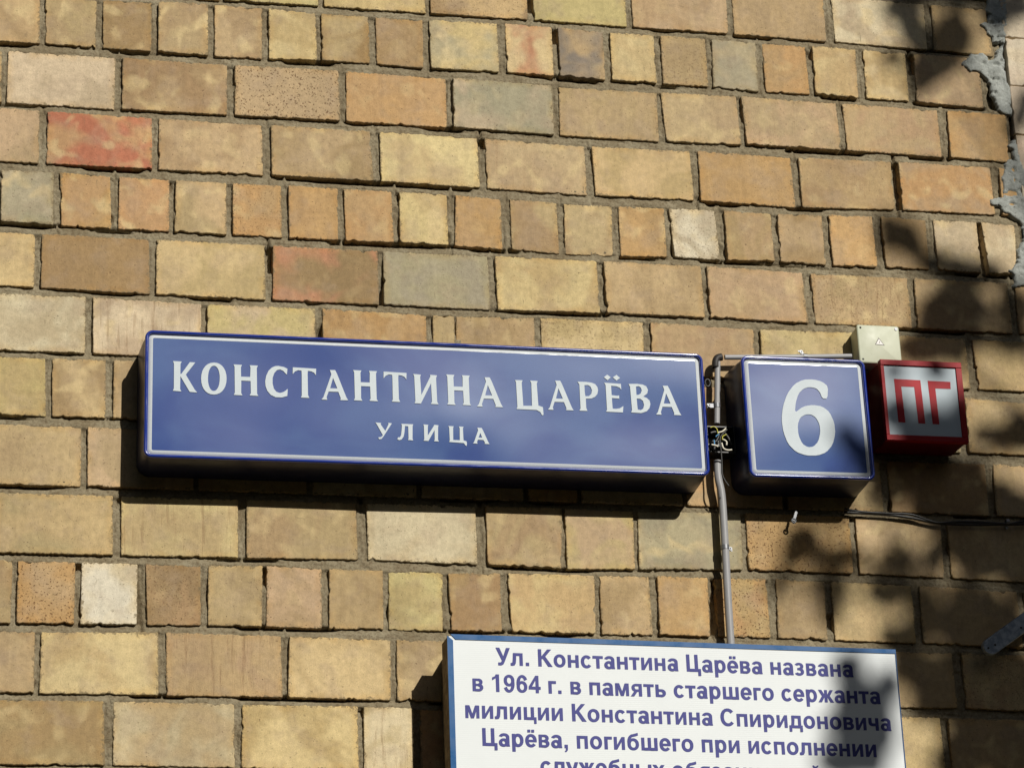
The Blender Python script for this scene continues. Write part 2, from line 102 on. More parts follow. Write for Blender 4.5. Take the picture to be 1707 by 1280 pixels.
class G_:
    """small geometry collector"""
    def __init__(s): s.v = []; s.f = []
    def add(s, v, f):
        n = len(s.v); s.v += [tuple(x) for x in v]; s.f += [tuple(i + n for i in q) for q in f]
    def box(s, c, d, M=None):
        x, y, z = (k / 2 for k in d)
        p = [Vector((a * x, b * y, e * z)) for a in (-1, 1) for b in (-1, 1) for e in (-1, 1)]
        if M: p = [M @ k for k in p]
        p = [k + Vector(c) for k in p]
        s.add(p, [(0, 1, 3, 2), (4, 6, 7, 5), (0, 4, 5, 1), (2, 3, 7, 6), (0, 2, 6, 4), (1, 5, 7, 3)])
    def tube(s, pts, r, n=10, cap=True):
        pts = [Vector(p) for p in pts]
        rr = r if isinstance(r, (list, tuple)) else [r] * len(pts)
        rings = []; up = Vector((0.13, 0.95, 0.21)).normalized()
        for i, p in enumerate(pts):
            t = (pts[min(i + 1, len(pts) - 1)] - pts[max(i - 1, 0)]).normalized()
            a = t.cross(up)
            if a.length < 1e-3: a = t.cross(Vector((1, 0, 0)))
            a.normalize(); b = t.cross(a)
            rings.append([p + (a * math.cos(2 * math.pi * k / n) + b * math.sin(2 * math.pi * k / n)) * rr[i] for k in range(n)])
        v = [q for g in rings for q in g]; f = []
        for i in range(len(pts) - 1):
            for k in range(n): f.append((i * n + k, i * n + (k + 1) % n, (i + 1) * n + (k + 1) % n, (i + 1) * n + k))
        if cap: f.append(tuple(range(n))[::-1]); f.append(tuple((len(pts) - 1) * n + k for k in range(n)))
        s.add(v, f)
    def disc(s, c, axis, r, h, n=14):
        a = Vector(axis).normalized()
        s.tube([Vector(c), Vector(c) + a * h], r, n)
    def loft(s, rings, cap0=True, cap1=True):
        n = len(rings[0]); v = [q for g in rings for q in g]; f = []
        for i in range(len(rings) - 1):
            for k in range(n): f.append((i * n + k, i * n + (k + 1) % n, (i + 1) * n + (k + 1) % n, (i + 1) * n + k))
        if cap0: f.append(tuple(range(n))[::-1])
        if cap1: f.append(tuple((len(rings) - 1) * n + k for k in range(n)))
        s.add(v, f)
    def build(s, name, mat, parent=None, smooth=False, origin=None):
        return fixn(mesh(name, s.v, s.f, mat, parent, smooth, origin))
def smooth_path(pts, n=6):
    P = [Vector(p) for p in pts]; out = []
    for i in range(len(P) - 1):
        a = P[max(i - 1, 0)]; b = P[i]; c = P[i + 1]; d = P[min(i + 2, len(P) - 1)]
        for k in range(n):
            t = k / n
            out.append(0.5 * ((2 * b) + (-a + c) * t + (2 * a - 5 * b + 4 * c - d) * t * t + (-a + 3 * b - 3 * c + d) * t ** 3))
    out.append(P[-1]); return out
def autosmooth(o, deg=35):
    me = o.data
    me.polygons.foreach_set("use_smooth", [True] * len(me.polygons))
    bm = bmesh.new(); bm.from_mesh(me)
    for e in bm.edges:
        if len(e.link_faces) == 2 and e.calc_face_angle(0) > math.radians(deg): e.smooth = False
    bm.to_mesh(me); bm.free(); return o

# ---------------------------------------------------------------- materials
def mat(name):
    m = bpy.data.materials.new(name); m.use_nodes = True
    nt = m.node_tree; return m, nt.nodes, nt.links, nt.nodes["Principled BSDF"]
def N(nodes, t, **kw):
    n = nodes.new(t)
    for k, v in kw.items():
        if k.startswith("i_"): n.inputs[k[2:].replace("_", " ")].default_value = v
        else: setattr(n, k, v)
    return n
def noise(nodes, links, vec, scale, detail=3, rough=0.55, dist=0.0):
    n = N(nodes, "ShaderNodeTexNoise"); n.inputs["Scale"].default_value = scale; n.inputs["Detail"].default_value = detail
    n.inputs["Roughness"].default_value = rough; n.inputs["Distortion"].default_value = dist
    links.new(vec, n.inputs["Vector"]); return n.outputs["Fac"]
def maprange(nodes, links, val, a, b, c=0.0, d=1.0, smooth=False):
    n = N(nodes, "ShaderNodeMapRange")
    if smooth: n.interpolation_type = 'SMOOTHSTEP'
    links.new(val, n.inputs[0])
    for i, x in zip((1, 2, 3, 4), (a, b, c, d)): n.inputs[i].default_value = x
    return n.outputs[0]
def math_(nodes, links, op, a, b):
    n = N(nodes, "ShaderNodeMath"); n.operation = op
    for i, x in enumerate((a, b)):
        if isinstance(x, (int, float)): n.inputs[i].default_value = x
        else: links.new(x, n.inputs[i])
    return n.outputs[0]
def mix(nodes, links, fac, a, b, blend='MIX'):
    n = N(nodes, "ShaderNodeMix"); n.data_type = 'RGBA'; n.blend_type = blend
    for i, x in ((0, fac), (6, a), (7, b)):
        if isinstance(x, (int, float)): n.inputs[i].default_value = x
        elif isinstance(x, tuple): n.inputs[i].default_value = (*x, 1)
        else: links.new(x, n.inputs[i])
    return n.outputs[2]
def bump(nodes, links, h, strength, dist, bsdf, normal=None):
    n = N(nodes, "ShaderNodeBump"); n.inputs["Strength"].default_value = strength; n.inputs["Distance"].default_value = dist
    links.new(h, n.inputs["Height"])
    if normal: links.new(normal, n.inputs["Normal"])
    if bsdf: links.new(n.outputs[0], bsdf.inputs["Normal"])
    return n.outputs[0]

def brick_material(joined=False):
    m, nd, lk, bs = mat("fired clay brick" + (" course" if joined else ""))
    tc = N(nd, "ShaderNodeTexCoord"); oi = N(nd, "ShaderNodeObjectInfo")
    if joined:
        vec = tc.outputs["Object"]
        ca = N(nd, "ShaderNodeAttribute"); ca.attribute_name = "tone"; basec = ca.outputs["Color"]
    else:
        sc = N(nd, "ShaderNodeVectorMath"); sc.operation = 'SCALE'; lk.new(oi.outputs["Location"], sc.inputs[0]); sc.inputs["Scale"].default_value = 7.31
        ad = N(nd, "ShaderNodeVectorMath"); ad.operation = 'ADD'; lk.new(tc.outputs["Object"], ad.inputs[0]); lk.new(sc.outputs[0], ad.inputs[1])
        vec = ad.outputs[0]; basec = oi.outputs["Color"]
    def at(nm):
        a = N(nd, "ShaderNodeAttribute"); a.attribute_type = 'OBJECT'; a.attribute_name = nm; return a
    tint = at("tint").outputs["Color"] if not joined else basec
    # broad blotches of the second firing colour
    n1 = noise(nd, lk, vec, 9, 2, 0.5, 0.6); f1 = maprange(nd, lk, n1, 0.42, 0.62, 0, 1, True)
    c = mix(nd, lk, f1, basec, tint)
    # pale clouds
    n2 = noise(nd, lk, vec, 19, 1.5, 0.45, 0.4); f2 = maprange(nd, lk, n2, 0.52, 0.70, 0, 0.7, True)
    if not joined: f2 = math_(nd, lk, 'MULTIPLY', f2, at("spots").outputs["Fac"])
    else: f2 = math_(nd, lk, 'MULTIPLY', f2, 0.2)
    c = mix(nd, lk, f2, c, lin((214, 192, 144)))
    # soft grey-violet bloom
    n3 = noise(nd, lk, vec, 14, 3, 0.6, 0.2); f3 = maprange(nd, lk, n3, 0.46, 0.70, 0, 0.34, True)
    c = mix(nd, lk, f3, c, lin((166, 146, 124)))
    # vertical extrusion streaks
    mp = N(nd, "ShaderNodeMapping"); mp.inputs["Scale"].default_value = (1, 1, 0.10); lk.new(vec, mp.inputs[0])
    n4 = noise(nd, lk, mp.outputs[0], 70, 4, 0.65, 0.3)
    sf = math_(nd, lk, 'MULTIPLY', maprange(nd, lk, n4, 0.5, 0.72, 0, 1, True), at("streak").outputs["Fac"]) if not joined else None
    if sf: c = mix(nd, lk, sf, c, lin((128, 100, 72)))
    s2 = maprange(nd, lk, n4, 0.3, 0.7, 0.93, 1.05)
    c = mix(nd, lk, 1.0, c, s2, 'MULTIPLY')
    # mottling and grain
    n5 = noise(nd, lk, vec, 70, 5, 0.65); c = mix(nd, lk, 1.0, c, maprange(nd, lk, n5, 0.25, 0.75, 0.82, 1.15), 'MULTIPLY')
    n6 = noise(nd, lk, vec, 480, 3, 0.7); c = mix(nd, lk, 1.0, c, maprange(nd, lk, n6, 0.3, 0.7, 0.86, 1.12), 'MULTIPLY')
    # dark specks and pits
    n7 = noise(nd, lk, vec, 240, 2, 0.6)
    pf = maprange(nd, lk, n7, 0.66, 0.72, 0, 0.75, True)
    n7b = noise(nd, lk, vec, 26, 2, 0.5)
    pf = math_(nd, lk, 'MULTIPLY', pf, maprange(nd, lk, n7b, 0.42, 0.62, 0.15, 1))
    c = mix(nd, lk, pf, c, lin((88, 66, 50)))
    hp = None
    if not joined:
        n8 = noise(nd, lk, vec, 210, 2, 0.55); pp = math_(nd, lk, 'MULTIPLY', maprange(nd, lk, n8, 0.60, 0.67, 0, 1, True), at("pits").outputs["Fac"])
        c = mix(nd, lk, math_(nd, lk, 'MULTIPLY', pp, 0.75), c, lin((104, 66, 42))); hp = pp
    # lime / grime dragged over the face
    n9 = noise(nd, lk, vec, 34, 6, 0.75, 0.5); c = mix(nd, lk, maprange(nd, lk, n9, 0.66, 0.74, 0, 0.5, True), c, lin((112, 98, 76)))
    # soot and rain staining running across many bricks
    gp = N(nd, "ShaderNodeNewGeometry"); mg = N(nd, "ShaderNodeMapping"); mg.inputs["Scale"].default_value = (1, 1, 0.45); lk.new(gp.outputs["Position"], mg.inputs[0])
    g1 = noise(nd, lk, mg.outputs[0], 3.2, 5, 0.62, 0.4); c = mix(nd, lk, 1.0, c, maprange(nd, lk, g1, 0.3, 0.7, 0.86, 1.10), 'MULTIPLY')
    g2 = noise(nd, lk, gp.outputs["Position"], 40, 6, 0.8, 0.8); c = mix(nd, lk, maprange(nd, lk, g2, 0.60, 0.72, 0, 0.55, True), c, lin((118, 106, 84)))
    g3 = noise(nd, lk, gp.outputs["Position"], 230, 4, 0.6, 0.3); c = mix(nd, lk, maprange(nd, lk, g3, 0.68, 0.71, 0, 0.9, True), c, lin((54, 42, 32)))
    ms = N(nd, "ShaderNodeMapping"); ms.inputs["Rotation"].default_value = (0, 0.7, 0); ms.inputs["Scale"].default_value = (1, 1, 0.16); lk.new(gp.outputs["Position"], ms.inputs[0])
    g4 = noise(nd, lk, ms.outputs[0], 150, 3, 0.6, 0.4); g5 = noise(nd, lk, gp.outputs["Position"], 9, 2, 0.5)
    c = mix(nd, lk, math_(nd, lk, 'MULTIPLY', maprange(nd, lk, g4, 0.66, 0.72, 0, 0.6, True), maprange(nd, lk, g5, 0.56, 0.66, 0, 1, True)), c, lin((104, 92, 74)))
    # kiln-warmed rim along the arrises
    if not joined:
        e = at("rim")
        sx = N(nd, "ShaderNodeSeparateXYZ"); lk.new(tc.outputs["Object"], sx.inputs[0])
        hw = N(nd, "ShaderNodeSeparateXYZ"); lk.new(e.outputs["Vector"], hw.inputs[0])
        dx = math_(nd, lk, 'SUBTRACT', hw.outputs[0], math_(nd, lk, 'ABSOLUTE', sx.outputs[0], 0))
        dz = math_(nd, lk, 'SUBTRACT', hw.outputs[1], math_(nd, lk, 'ABSOLUTE', sx.outputs[2], 0))
        d = math_(nd, lk, 'MINIMUM', dx, dz)
        d = math_(nd, lk, 'ADD', d, maprange(nd, lk, n9, 0.3, 0.7, -0.004, 0.004))
        nr_ = noise(nd, lk, vec, 16, 3, 0.6, 0.5)
        rf = math_(nd, lk, 'MULTIPLY', maprange(nd, lk, d, 0.0, 0.022, 0.62, 0, True), maprange(nd, lk, nr_, 0.38, 0.62, 0.1, 1, True))
        c = mix(nd, lk, rf, c, mix(nd, lk, 1.0, c, (1.07, 0.95, 0.74), 'MULTIPLY'))
        # mortar dragged over the arrises
        ns_ = noise(nd, lk, gp.outputs["Position"], 120, 5, 0.75, 0.6)
        d2 = math_(nd, lk, 'SUBTRACT', d, maprange(nd, lk, ns_, 0.45, 0.72, -0.001, 0.011))
        c = mix(nd, lk, maprange(nd, lk, d2, -0.0012, 0.0006, 0.75, 0, True), c, lin((122, 108, 82)))
    lk.new(c, bs.inputs["Base Color"]); bs.inputs["Roughness"].default_value = 0.88
    bs.inputs["Specular IOR Level"].default_value = 0.25
    h = math_(nd, lk, 'ADD', math_(nd, lk, 'MULTIPLY', n6, 0.25), math_(nd, lk, 'MULTIPLY', n5, 0.8))
    h = math_(nd, lk, 'SUBTRACT', h, math_(nd, lk, 'MULTIPLY', pf, 0.8))
    h = math_(nd, lk, 'ADD', h, math_(nd, lk, 'MULTIPLY', n3, 1.2))
    if hp: h = math_(nd, lk, 'SUBTRACT', h, math_(nd, lk, 'MULTIPLY', hp, 1.4))
    if sf: h = math_(nd, lk, 'SUBTRACT', h, math_(nd, lk, 'MULTIPLY', sf, 1.0))
    bump(nd, lk, h, 0.75, 0.0016, bs)
    return m

def mortar_material():
    m, nd, lk, bs = mat("mortar")
    tc = N(nd, "ShaderNodeTexCoord"); v = tc.outputs["Object"]
    n1 = noise(nd, lk, v, 12, 4); n2 = noise(nd, lk, v, 150, 5, 0.7); n3 = noise(nd, lk, v, 500, 3, 0.7)
    c = mix(nd, lk, maprange(nd, lk, n1, 0.35, 0.65), lin((132, 120, 96)), lin((154, 144, 120)))
    c = mix(nd, lk, maprange(nd, lk, n2, 0.45, 0.7, 0, 0.8), c, lin((100, 84, 62)))
    c = mix(nd, lk, maprange(nd, lk, n3, 0.68, 0.74, 0, 0.8), c, lin((200, 190, 170)))
    lk.new(c, bs.inputs["Base Color"]); bs.inputs["Roughness"].default_value = 0.95; bs.inputs["Specular IOR Level"].default_value = 0.15
    bump(nd, lk, math_(nd, lk, 'ADD', n2, math_(nd, lk, 'MULTIPLY', n3, 0.5)), 1.0, 0.0032, bs)
    return m
def plaster_material():
    m, nd, lk, bs = mat("grey cement render")
    tc = N(nd, "ShaderNodeTexCoord"); v = tc.outputs["Object"]
    n1 = noise(nd, lk, v, 30, 6, 0.75, 0.8); n2 = noise(nd, lk, v, 130, 5, 0.8); n3 = noise(nd, lk, v, 520, 3, 0.8)
    c = mix(nd, lk, maprange(nd, lk, n1, 0.35, 0.65), lin((156, 160, 154)), lin((194, 198, 192)))
    c = mix(nd, lk, maprange(nd, lk, n2, 0.60, 0.68, 0, 0.85), c, lin((88, 80, 66)))
    lk.new(c, bs.inputs["Base Color"]); bs.inputs["Roughness"].default_value = 0.92
    bump(nd, lk, math_(nd, lk, 'ADD', n2, math_(nd, lk, 'MULTIPLY', n3, 0.6)), 1.0, 0.0035, bs)
    return m
def plain(name, rgb, rough=0.5, metal=0.0, var=0.10, vs=40, bmp=0.0, spec=0.5, coat=0.0, rgb2=None, dirt=0.0):
    m, nd, lk, bs = mat(name)
    tc = N(nd, "ShaderNodeTexCoord"); v = tc.outputs["Object"]
    n1 = noise(nd, lk, v, vs, 4, 0.6)
    c = mix(nd, lk, 1.0, lin(rgb), maprange(nd, lk, n1, 0.3, 0.7, 1 - var, 1 + var), 'MULTIPLY') if rgb2 is None else \
        mix(nd, lk, maprange(nd, lk, n1, 0.38, 0.62, 0, 1, True), lin(rgb), lin(rgb2))
    if dirt:
        n2 = noise(nd, lk, v, 160, 4, 0.7); c = mix(nd, lk, maprange(nd, lk, n2, 0.6, 0.75, 0, dirt), c, lin((70, 60, 48)))
    lk.new(c, bs.inputs["Base Color"]); bs.inputs["Roughness"].default_value = rough; bs.inputs["Metallic"].default_value = metal
    bs.inputs["Specular IOR Level"].default_value = spec; bs.inputs["Coat Weight"].default_value = coat
    n3 = noise(nd, lk, v, 30, 3, 0.6)
    lk.new(maprange(nd, lk, n3, 0.3, 0.7, max(rough - 0.06, 0.02), rough + 0.08), bs.inputs["Roughness"])
    if bmp: bump(nd, lk, noise(nd, lk, v, 260, 3, 0.6), bmp, 0.0006, bs)
    return m

BRICK = brick_material(); BRICKJ = brick_material(True); MORTAR = mortar_material(); PLASTER = plaster_material()

# ---------------------------------------------------------------- ground
gm, nd, lk, bs = mat("dry grass and soil")
tc = N(nd, "ShaderNodeTexCoord")
c = mix(nd, lk, noise(nd, lk, tc.outputs["Object"], 1.2, 6, 0.7), lin((62, 60, 40)), lin((84, 78, 58)))
lk.new(c, bs.inputs["Base Color"]); bs.inputs["Roughness"].default_value = 0.95
g = G_(); g.add([(-300, -300, 0), (300, -300, 0), (300, 300, 0), (-300, 300, 0)], [(0, 1, 2, 3)])
tag(g.build("ground", gm), kind="structure")

# ---------------------------------------------------------------- the brick wall
PAL = {  # display colours of the fired faces, second firing colour
 'T': ((180, 157, 118), (168, 144, 108)), 'D': ((156, 131, 95), (164, 138, 100)), 'O': ((188, 153, 107), (182, 151, 109)),
 'P': ((188, 162, 127), (178, 153, 118)), 'C': ((202, 181, 134), (186, 163, 118)), 'G': ((162, 153, 128), (174, 162, 132)),
 'W': ((208, 192, 160), (190, 172, 140)), 'R': ((180, 114, 84), (190, 152, 112)), 'Y': ((192, 177, 126), (178, 160, 114)),
 'S': ((220, 211, 188), (196, 182, 154))}
rng = random.Random(11)
wall = empty("brick_wall", (-0.2, 0, 0), "sunlit old wall of yellow and buff bricks with recessed mortar carrying the signs", "wall")

def chip_outline(q, rg, step=0.0042, rough=1.0):
    """q: 4 corners (u, v) clockwise from top left, local metres. Returns outline with worn edges."""
    pts = []
    cen = (sum(p[0] for p in q) / 4, sum(p[1] for p in q) / 4)
    rc = [rg.uniform(0.001, 0.0035) if rg.random() > 0.10 else rg.uniform(0.006, 0.013) for _ in range(4)]
    for i in range(4):
        a, b = q[i], q[(i + 1) % 4]
        L = math.hypot(b[0] - a[0], b[1] - a[1]); dx, dy = (b[0] - a[0]) / L, (b[1] - a[1]) / L
        nx, ny = -dy, dx                       # inward for clockwise in v-down
        if (cen[0] - a[0]) * nx + (cen[1] - a[1]) * ny < 0: nx, ny = -nx, -ny
        r0, r1 = rc[i], rc[(i + 1) % 4]
        n = max(2, int((L - r0 - r1) / step)); ph = rg.uniform(0, 9); lo = 0.0
        amp = {0: 0.0013, 2: 0.0009}.get(i, 0.0005) * rough
        chip = [(rg.uniform(0.03, 0.97), rg.uniform(0.003, 0.012), rg.uniform(0.001, 0.0042)) for _ in range(rg.choice((1, 2, 2, 3, 5) if i in (0, 2) else (0, 1, 2)))]
        for k in range(n + 1):
            t = k / n; s = r0 + (L - r0 - r1) * t
            off = amp * (0.6 + 0.08 * math.sin(ph + s * 37) + rg.uniform(-1.1, 1.2))
            for ct, cw, cd in chip:
                d = abs(s - ct * L) / cw
                if d < 1: off += cd * (1 - d * d) * rg.uniform(0.75, 1.1)
            off = max(off, -0.001)
            if k in (0, n): off = min(off, 0.0015)
            pts.append((a[0] + dx * s + nx * off, a[1] + dy * s + ny * off))
        # rounded corner
        c = q[(i + 1) % 4]; nb = q[(i + 2) % 4]; L2 = math.hypot(nb[0] - c[0], nb[1] - c[1])
        e = ((nb[0] - c[0]) / L2, (nb[1] - c[1]) / L2)
        if r1 > 0.004:
            for t in (0.35, 0.65):
                px = (1 - t) ** 2 * (b[0] - dx * r1) + 2 * t * (1 - t) * (c[0]) + t * t * (c[0] + e[0] * r1)
                py = (1 - t) ** 2 * (b[1] - dy * r1) + 2 * t * (1 - t) * (c[1]) + t * t * (c[1] + e[1] * r1)
                pts.append((px + rg.uniform(-.0006, .0006), py + rg.uniform(-.0006, .0006)))
    return pts
def brick_geo(q, rg, face, depth=0.035, rough=1.0):
    o = chip_outline(q, rg, rough=rough); n = len(o)
    cu = sum(p[0] for p in o) / n; cv = sum(p[1] for p in o) / n
    tu, tv = rg.gauss(0, 0.006), rg.gauss(0, 0.008)
    def ring(ins, z):
        out = []
        for (x, y) in o:
            d = math.hypot(x - cu, y - cv)
            hx = (abs(q[1][0] - q[0][0])) / 2; hy = abs(q[3][1] - q[0][1]) / 2
            sx = 1 - ins / hx; sy = 1 - ins / hy
            X, Y = cu + (x - cu) * sx, cv + (y - cv) * sy
            out.append((X, Y, z + (X - cu) * tu + (Y - cv) * tv))
        return out
    R = [ring(0.0, -depth), ring(0.0, face - 0.0016), ring(0.0005, face - 0.0005), ring(0.0020, face)]
    vs_ = [p for rr in R for p in rr]; f = []
    for i in range(3):
        for k in range(n): f.append((i * n + k, i * n + (k + 1) % n, (i + 1) * n + (k + 1) % n, (i + 1) * n + k))
    f.append(tuple(3 * n + k for k in range(n)))
    return vs_, f, n

allq = []                        # every brick quad, for the mortar bed
def jitter_col(c, rg, a=6.5):
    d = rg.gauss(0, a * 0.6)
    return tuple(min(255, max(0, x + d + rg.gauss(0, a * 0.2))) for x in c)
def add_brick(q, code, rg, parent=None, pale=False):
    cu = sum(p[0] for p in q) / 4; cv = sum(p[1] for p in q) / 4
    face = rg.gauss(0.0, 0.0012) if not pale else rg.gauss(0.0035, 0.0004)
    lq = [(a - cu, b - cv) for a, b in q]
    vs_, f, n = brick_geo(lq, rg, face, rough=0.35 if pale else 1.0)
    me = bpy.data.meshes.new("brick"); me.from_pydata([(x, -z, -y) for x, y, z in vs_], [], f); me.update()
    me.materials.append(BRICK)
    sm = [True] * len(me.polygons); sm[-1] = False; me.polygons.foreach_set("use_smooth", sm)
    o = bpy.data.objects.new("brick", me); COL.objects.link(o)
    par = parent or wall
    o.parent = par; o.location = Vector(W(cu, cv)) - base_loc(par)
    b = PAL[code[0]]
    c1 = jitter_col(b[0], rg); c2 = jitter_col(b[1], rg)
    if rg.random() < 0.12: c2 = jitter_col(PAL[rg.choice('TPCGWY')][1], rg)
    ext = code[1:]
    if 'r' in ext: c2 = (184, 136, 104)
    if 'n' in ext: c2 = (134, 124, 112)
    o.color = (*lin(c1), 1); o["tint"] = [*lin(c2)]
    o["spots"] = 1.0 if 'b' in ext else (rg.choice((0.0, 0.25, 0.5, 0.75)))
    o["streak"] = 0.55 if 's' in ext else (0.2 if rg.random() < 0.12 else 0.0)
    o["pits"] = 0.9 if 'p' in ext else (0.4 if rg.random() < 0.1 else 0.0)
    hw = abs(q[1][0] - q[0][0]) / 2; hh = abs(q[3][1] - q[0][1]) / 2
    o["rim"] = [hw, hh, 0.0] if not pale else [1.0, 1.0, 0.0]
    return o
n_b = 0
for rec in BR:
    row, code = rec[0], rec[1]
    q = [(rec[2 + 2 * i] / 1000, rec[3 + 2 * i] / 1000) for i in range(4)]
    allq.append((row, q)); add_brick(q, code, rng); n_b += 1
# the wall goes on above, below and to the left of the measured part
PIT = 0.1538
ext = []
for row in range(-7, 31):
    typ = 0.13 if row % 3 == 1 else 0.26
    if 0 <= row <= 12:
        left = min(min(p[0] for p in q) for rr, q in allq if rr == row)
        v0 = [q for rr, q in allq if rr == row][0][0][1]; v1 = [q for rr, q in allq if rr == row][0][3][1]
        us = left - typ + 0.0
        while us > -5.2: ext.append((row, us, v0, us + typ - 0.011, v1)); us -= typ
    else:
        v0 = row * PIT + 0.004 if row > 12 else row * PIT; v1 = v0 + 0.140
        if v1 > H0 - 0.02: continue
        us = SEAM - 0.006 - (row * 0.0817 % typ)
        ue = us; 
        first = True
        if SEAM - 0.012 - us > 0.04: ext.append((row, us + 0.005, v0, SEAM - 0.006, v1))
        while ue > -5.2: ext.append((row, ue - typ + 0.006, v0, ue - 0.005, v1)); ue -= typ
ext.sort(key=lambda e: (max(0, -e[1] - 1.9) + max(0, -e[2]) * 1.2 + max(0, e[2] - 2.0)))
for e in ext[:90]:
    q = [(e[1], e[2]), (e[3], e[2]), (e[3], e[4]), (e[1], e[4])]
    allq.append((e[0], q)); add_brick(q, rng.choice('TTTTCCDPWYO'), rng); n_b += 1
gv, gf, gt = [], [], []
for e in ext[90:]:
    u0, v0, u1, v1 = e[1:]; z = rng.gauss(0, 0.001); k = 0.002; n = len(gv)
    for (a, b, c, d, zz) in ((u0, v0, u1, v1, -0.03), (u0, v0, u1, v1, z - 0.001), (u0 + k, v0 + k, u1 - k, v1 - k, z)):
        gv += [W(a, b, zz), W(c, b, zz), W(c, d, zz), W(a, d, zz)]
    for i in (0, 4):
        for k_ in range(4): gf.append((n + i + k_, n + i + (k_ + 1) % 4, n + i + 4 + (k_ + 1) % 4, n + i + 4 + k_))
    gf.append((n + 8, n + 9, n + 10, n + 11))
    col = lin(jitter_col(PAL[rng.choice('TTTTCCDPWYO')][0], rng)); gt += [(*col, 1)] * 9
o = mesh("brick", gv, gf, BRICKJ, wall); fixn(o)
att = o.data.attributes.new("tone", 'FLOAT_COLOR', 'FACE'); att.data.foreach_set("color", [x for t in gt for x in t])
o["kind"] = "stuff"

# mortar bed: a fine relief sheet in the joints of the near part
def vnoise(U, V, fu, fv, seed):
    r_ = np.random.RandomState(seed); tab = r_.rand(256, 256)
    x = U * fu + 100; y = V * fv + 100
    xi = np.floor(x).astype(int); yi = np.floor(y).astype(int); fx = x - xi; fy = y - yi
    fx = fx * fx * (3 - 2 * fx); fy = fy * fy * (3 - 2 * fy)
    g = lambda a, b: tab[a & 255, b & 255]
    return (g(xi, yi) * (1 - fx) + g(xi + 1, yi) * fx) * (1 - fy) + (g(xi, yi + 1) * (1 - fx) + g(xi + 1, yi + 1) * fx) * fy
ST = 0.0026
ULO, UHI, VLO, VHI = -1.95, SEAM - 0.004, -0.17, 2.17
nu = int((UHI - ULO) / ST); nv = int((VHI - VLO) / ST)
ua = np.linspace(ULO, UHI, nu); va = np.linspace(VLO, VHI, nv)
U, V = np.meshgrid(ua, va)
inside = np.zeros_like(U, bool); core = np.zeros_like(U, bool)
rowid = np.full(U.shape, -99); tt = np.full(U.shape, 2.0)
under = np.full(U.shape, 1.0)    # distance below the nearest brick above
over = np.full(U.shape, 1.0)     # distance above the nearest brick below
side = np.full(U.shape, 1.0)
for row, q in allq:
    us = [p[0] for p in q]; vv = [p[1] for p in q]
    i0 = max(0, int((min(us) - 0.03 - ULO) / ST)); i1 = min(nu, int((max(us) + 0.03 - ULO) / ST) + 1)
    j0 = max(0, int((min(vv) - 0.03 - VLO) / ST)); j1 = min(nv, int((max(vv) + 0.03 - VLO) / ST) + 1)
    if i0 >= i1 or j0 >= j1: continue
    u = U[j0:j1, i0:i1]; v = V[j0:j1, i0:i1]
    s = (v - q[0][1]) / max(q[3][1] - q[0][1], 1e-3); s = np.clip(s, 0, 1)
    ul = q[0][0] * (1 - s) + q[3][0] * s; ur = q[1][0] * (1 - s) + q[2][0] * s
    t = np.clip((u - q[0][0]) / max(q[1][0] - q[0][0], 1e-3), 0, 1)
    vt = q[0][1] * (1 - t) + q[1][1] * t; vb = q[3][1] * (1 - t) + q[2][1] * t
    inn = (u > ul) & (u < ur) & (v > vt) & (v < vb)
    m_ = 0.009
    cor = (u > ul + m_) & (u < ur - m_) & (v > vt + m_) & (v < vb - m_)
    inside[j0:j1, i0:i1] |= inn; core[j0:j1, i0:i1] |= cor
    hor = (u > ul - 0.007) & (u < ur + 0.007)
    d = np.where(hor & (v >= vb - 0.004), np.maximum(v - vb, 0), 1.0); under[j0:j1, i0:i1] = np.minimum(under[j0:j1, i0:i1], d)
    d = np.where(hor & (v <= vt + 0.004), np.maximum(vt - v, 0), 1.0); over[j0:j1, i0:i1] = np.minimum(over[j0:j1, i0:i1], d)
tjt = under / (under + over + 1e-6)                   # 0 under the upper brick, 1 at the lower brick
horiz = (under < 0.05) & (over < 0.05) & ((under + over) < 0.035)
nz1 = vnoise(U, V, 45, 90, 1); nz2 = vnoise(U, V, 160, 230, 2); nz3 = vnoise(U, V, 12, 20, 3); nr = vnoise(U, V, 330, 28, 4); nh = vnoise(U, V, 9, 30, 5); ns = vnoise(U, V, 30, 420, 7); nb = vnoise(U, V, 22, 40, 8)
dep_h = 0.0028 + 0.0052 * np.clip(1 - tjt, 0, 1) ** 1.4 + 0.003 * (nz3 - 0.5) + 0.0045 * (ns - 0.5)
hole = np.clip((nh - 0.60) / 0.07, 0, 1) * np.clip(1 - tjt * 1.9, 0, 1)
dep_h = dep_h + hole * 0.022
dep_v = 0.0068 + 0.0065 * (nr - 0.5) + 0.007 * (nz3 - 0.5) + np.clip((vnoise(U, V, 14, 11, 9) - 0.80) / 0.07, 0, 1) * 0.018
dep = np.where(horiz, dep_h, dep_v) + 0.0032 * (nz1 - 0.5) + 0.0020 * (nz2 - 0.5) + 0.0016 * (vnoise(U, V, 380, 380, 21) - 0.5) + 0.0014 * np.clip((vnoise(U, V, 110, 130, 22) - 0.72) / 0.1, 0, 1)
lap = np.clip((nb - 0.40) / 0.2, 0, 1) * ((over < 0.004) & ~horiz) * 0.0
dep = np.maximum(dep, 0.0012)
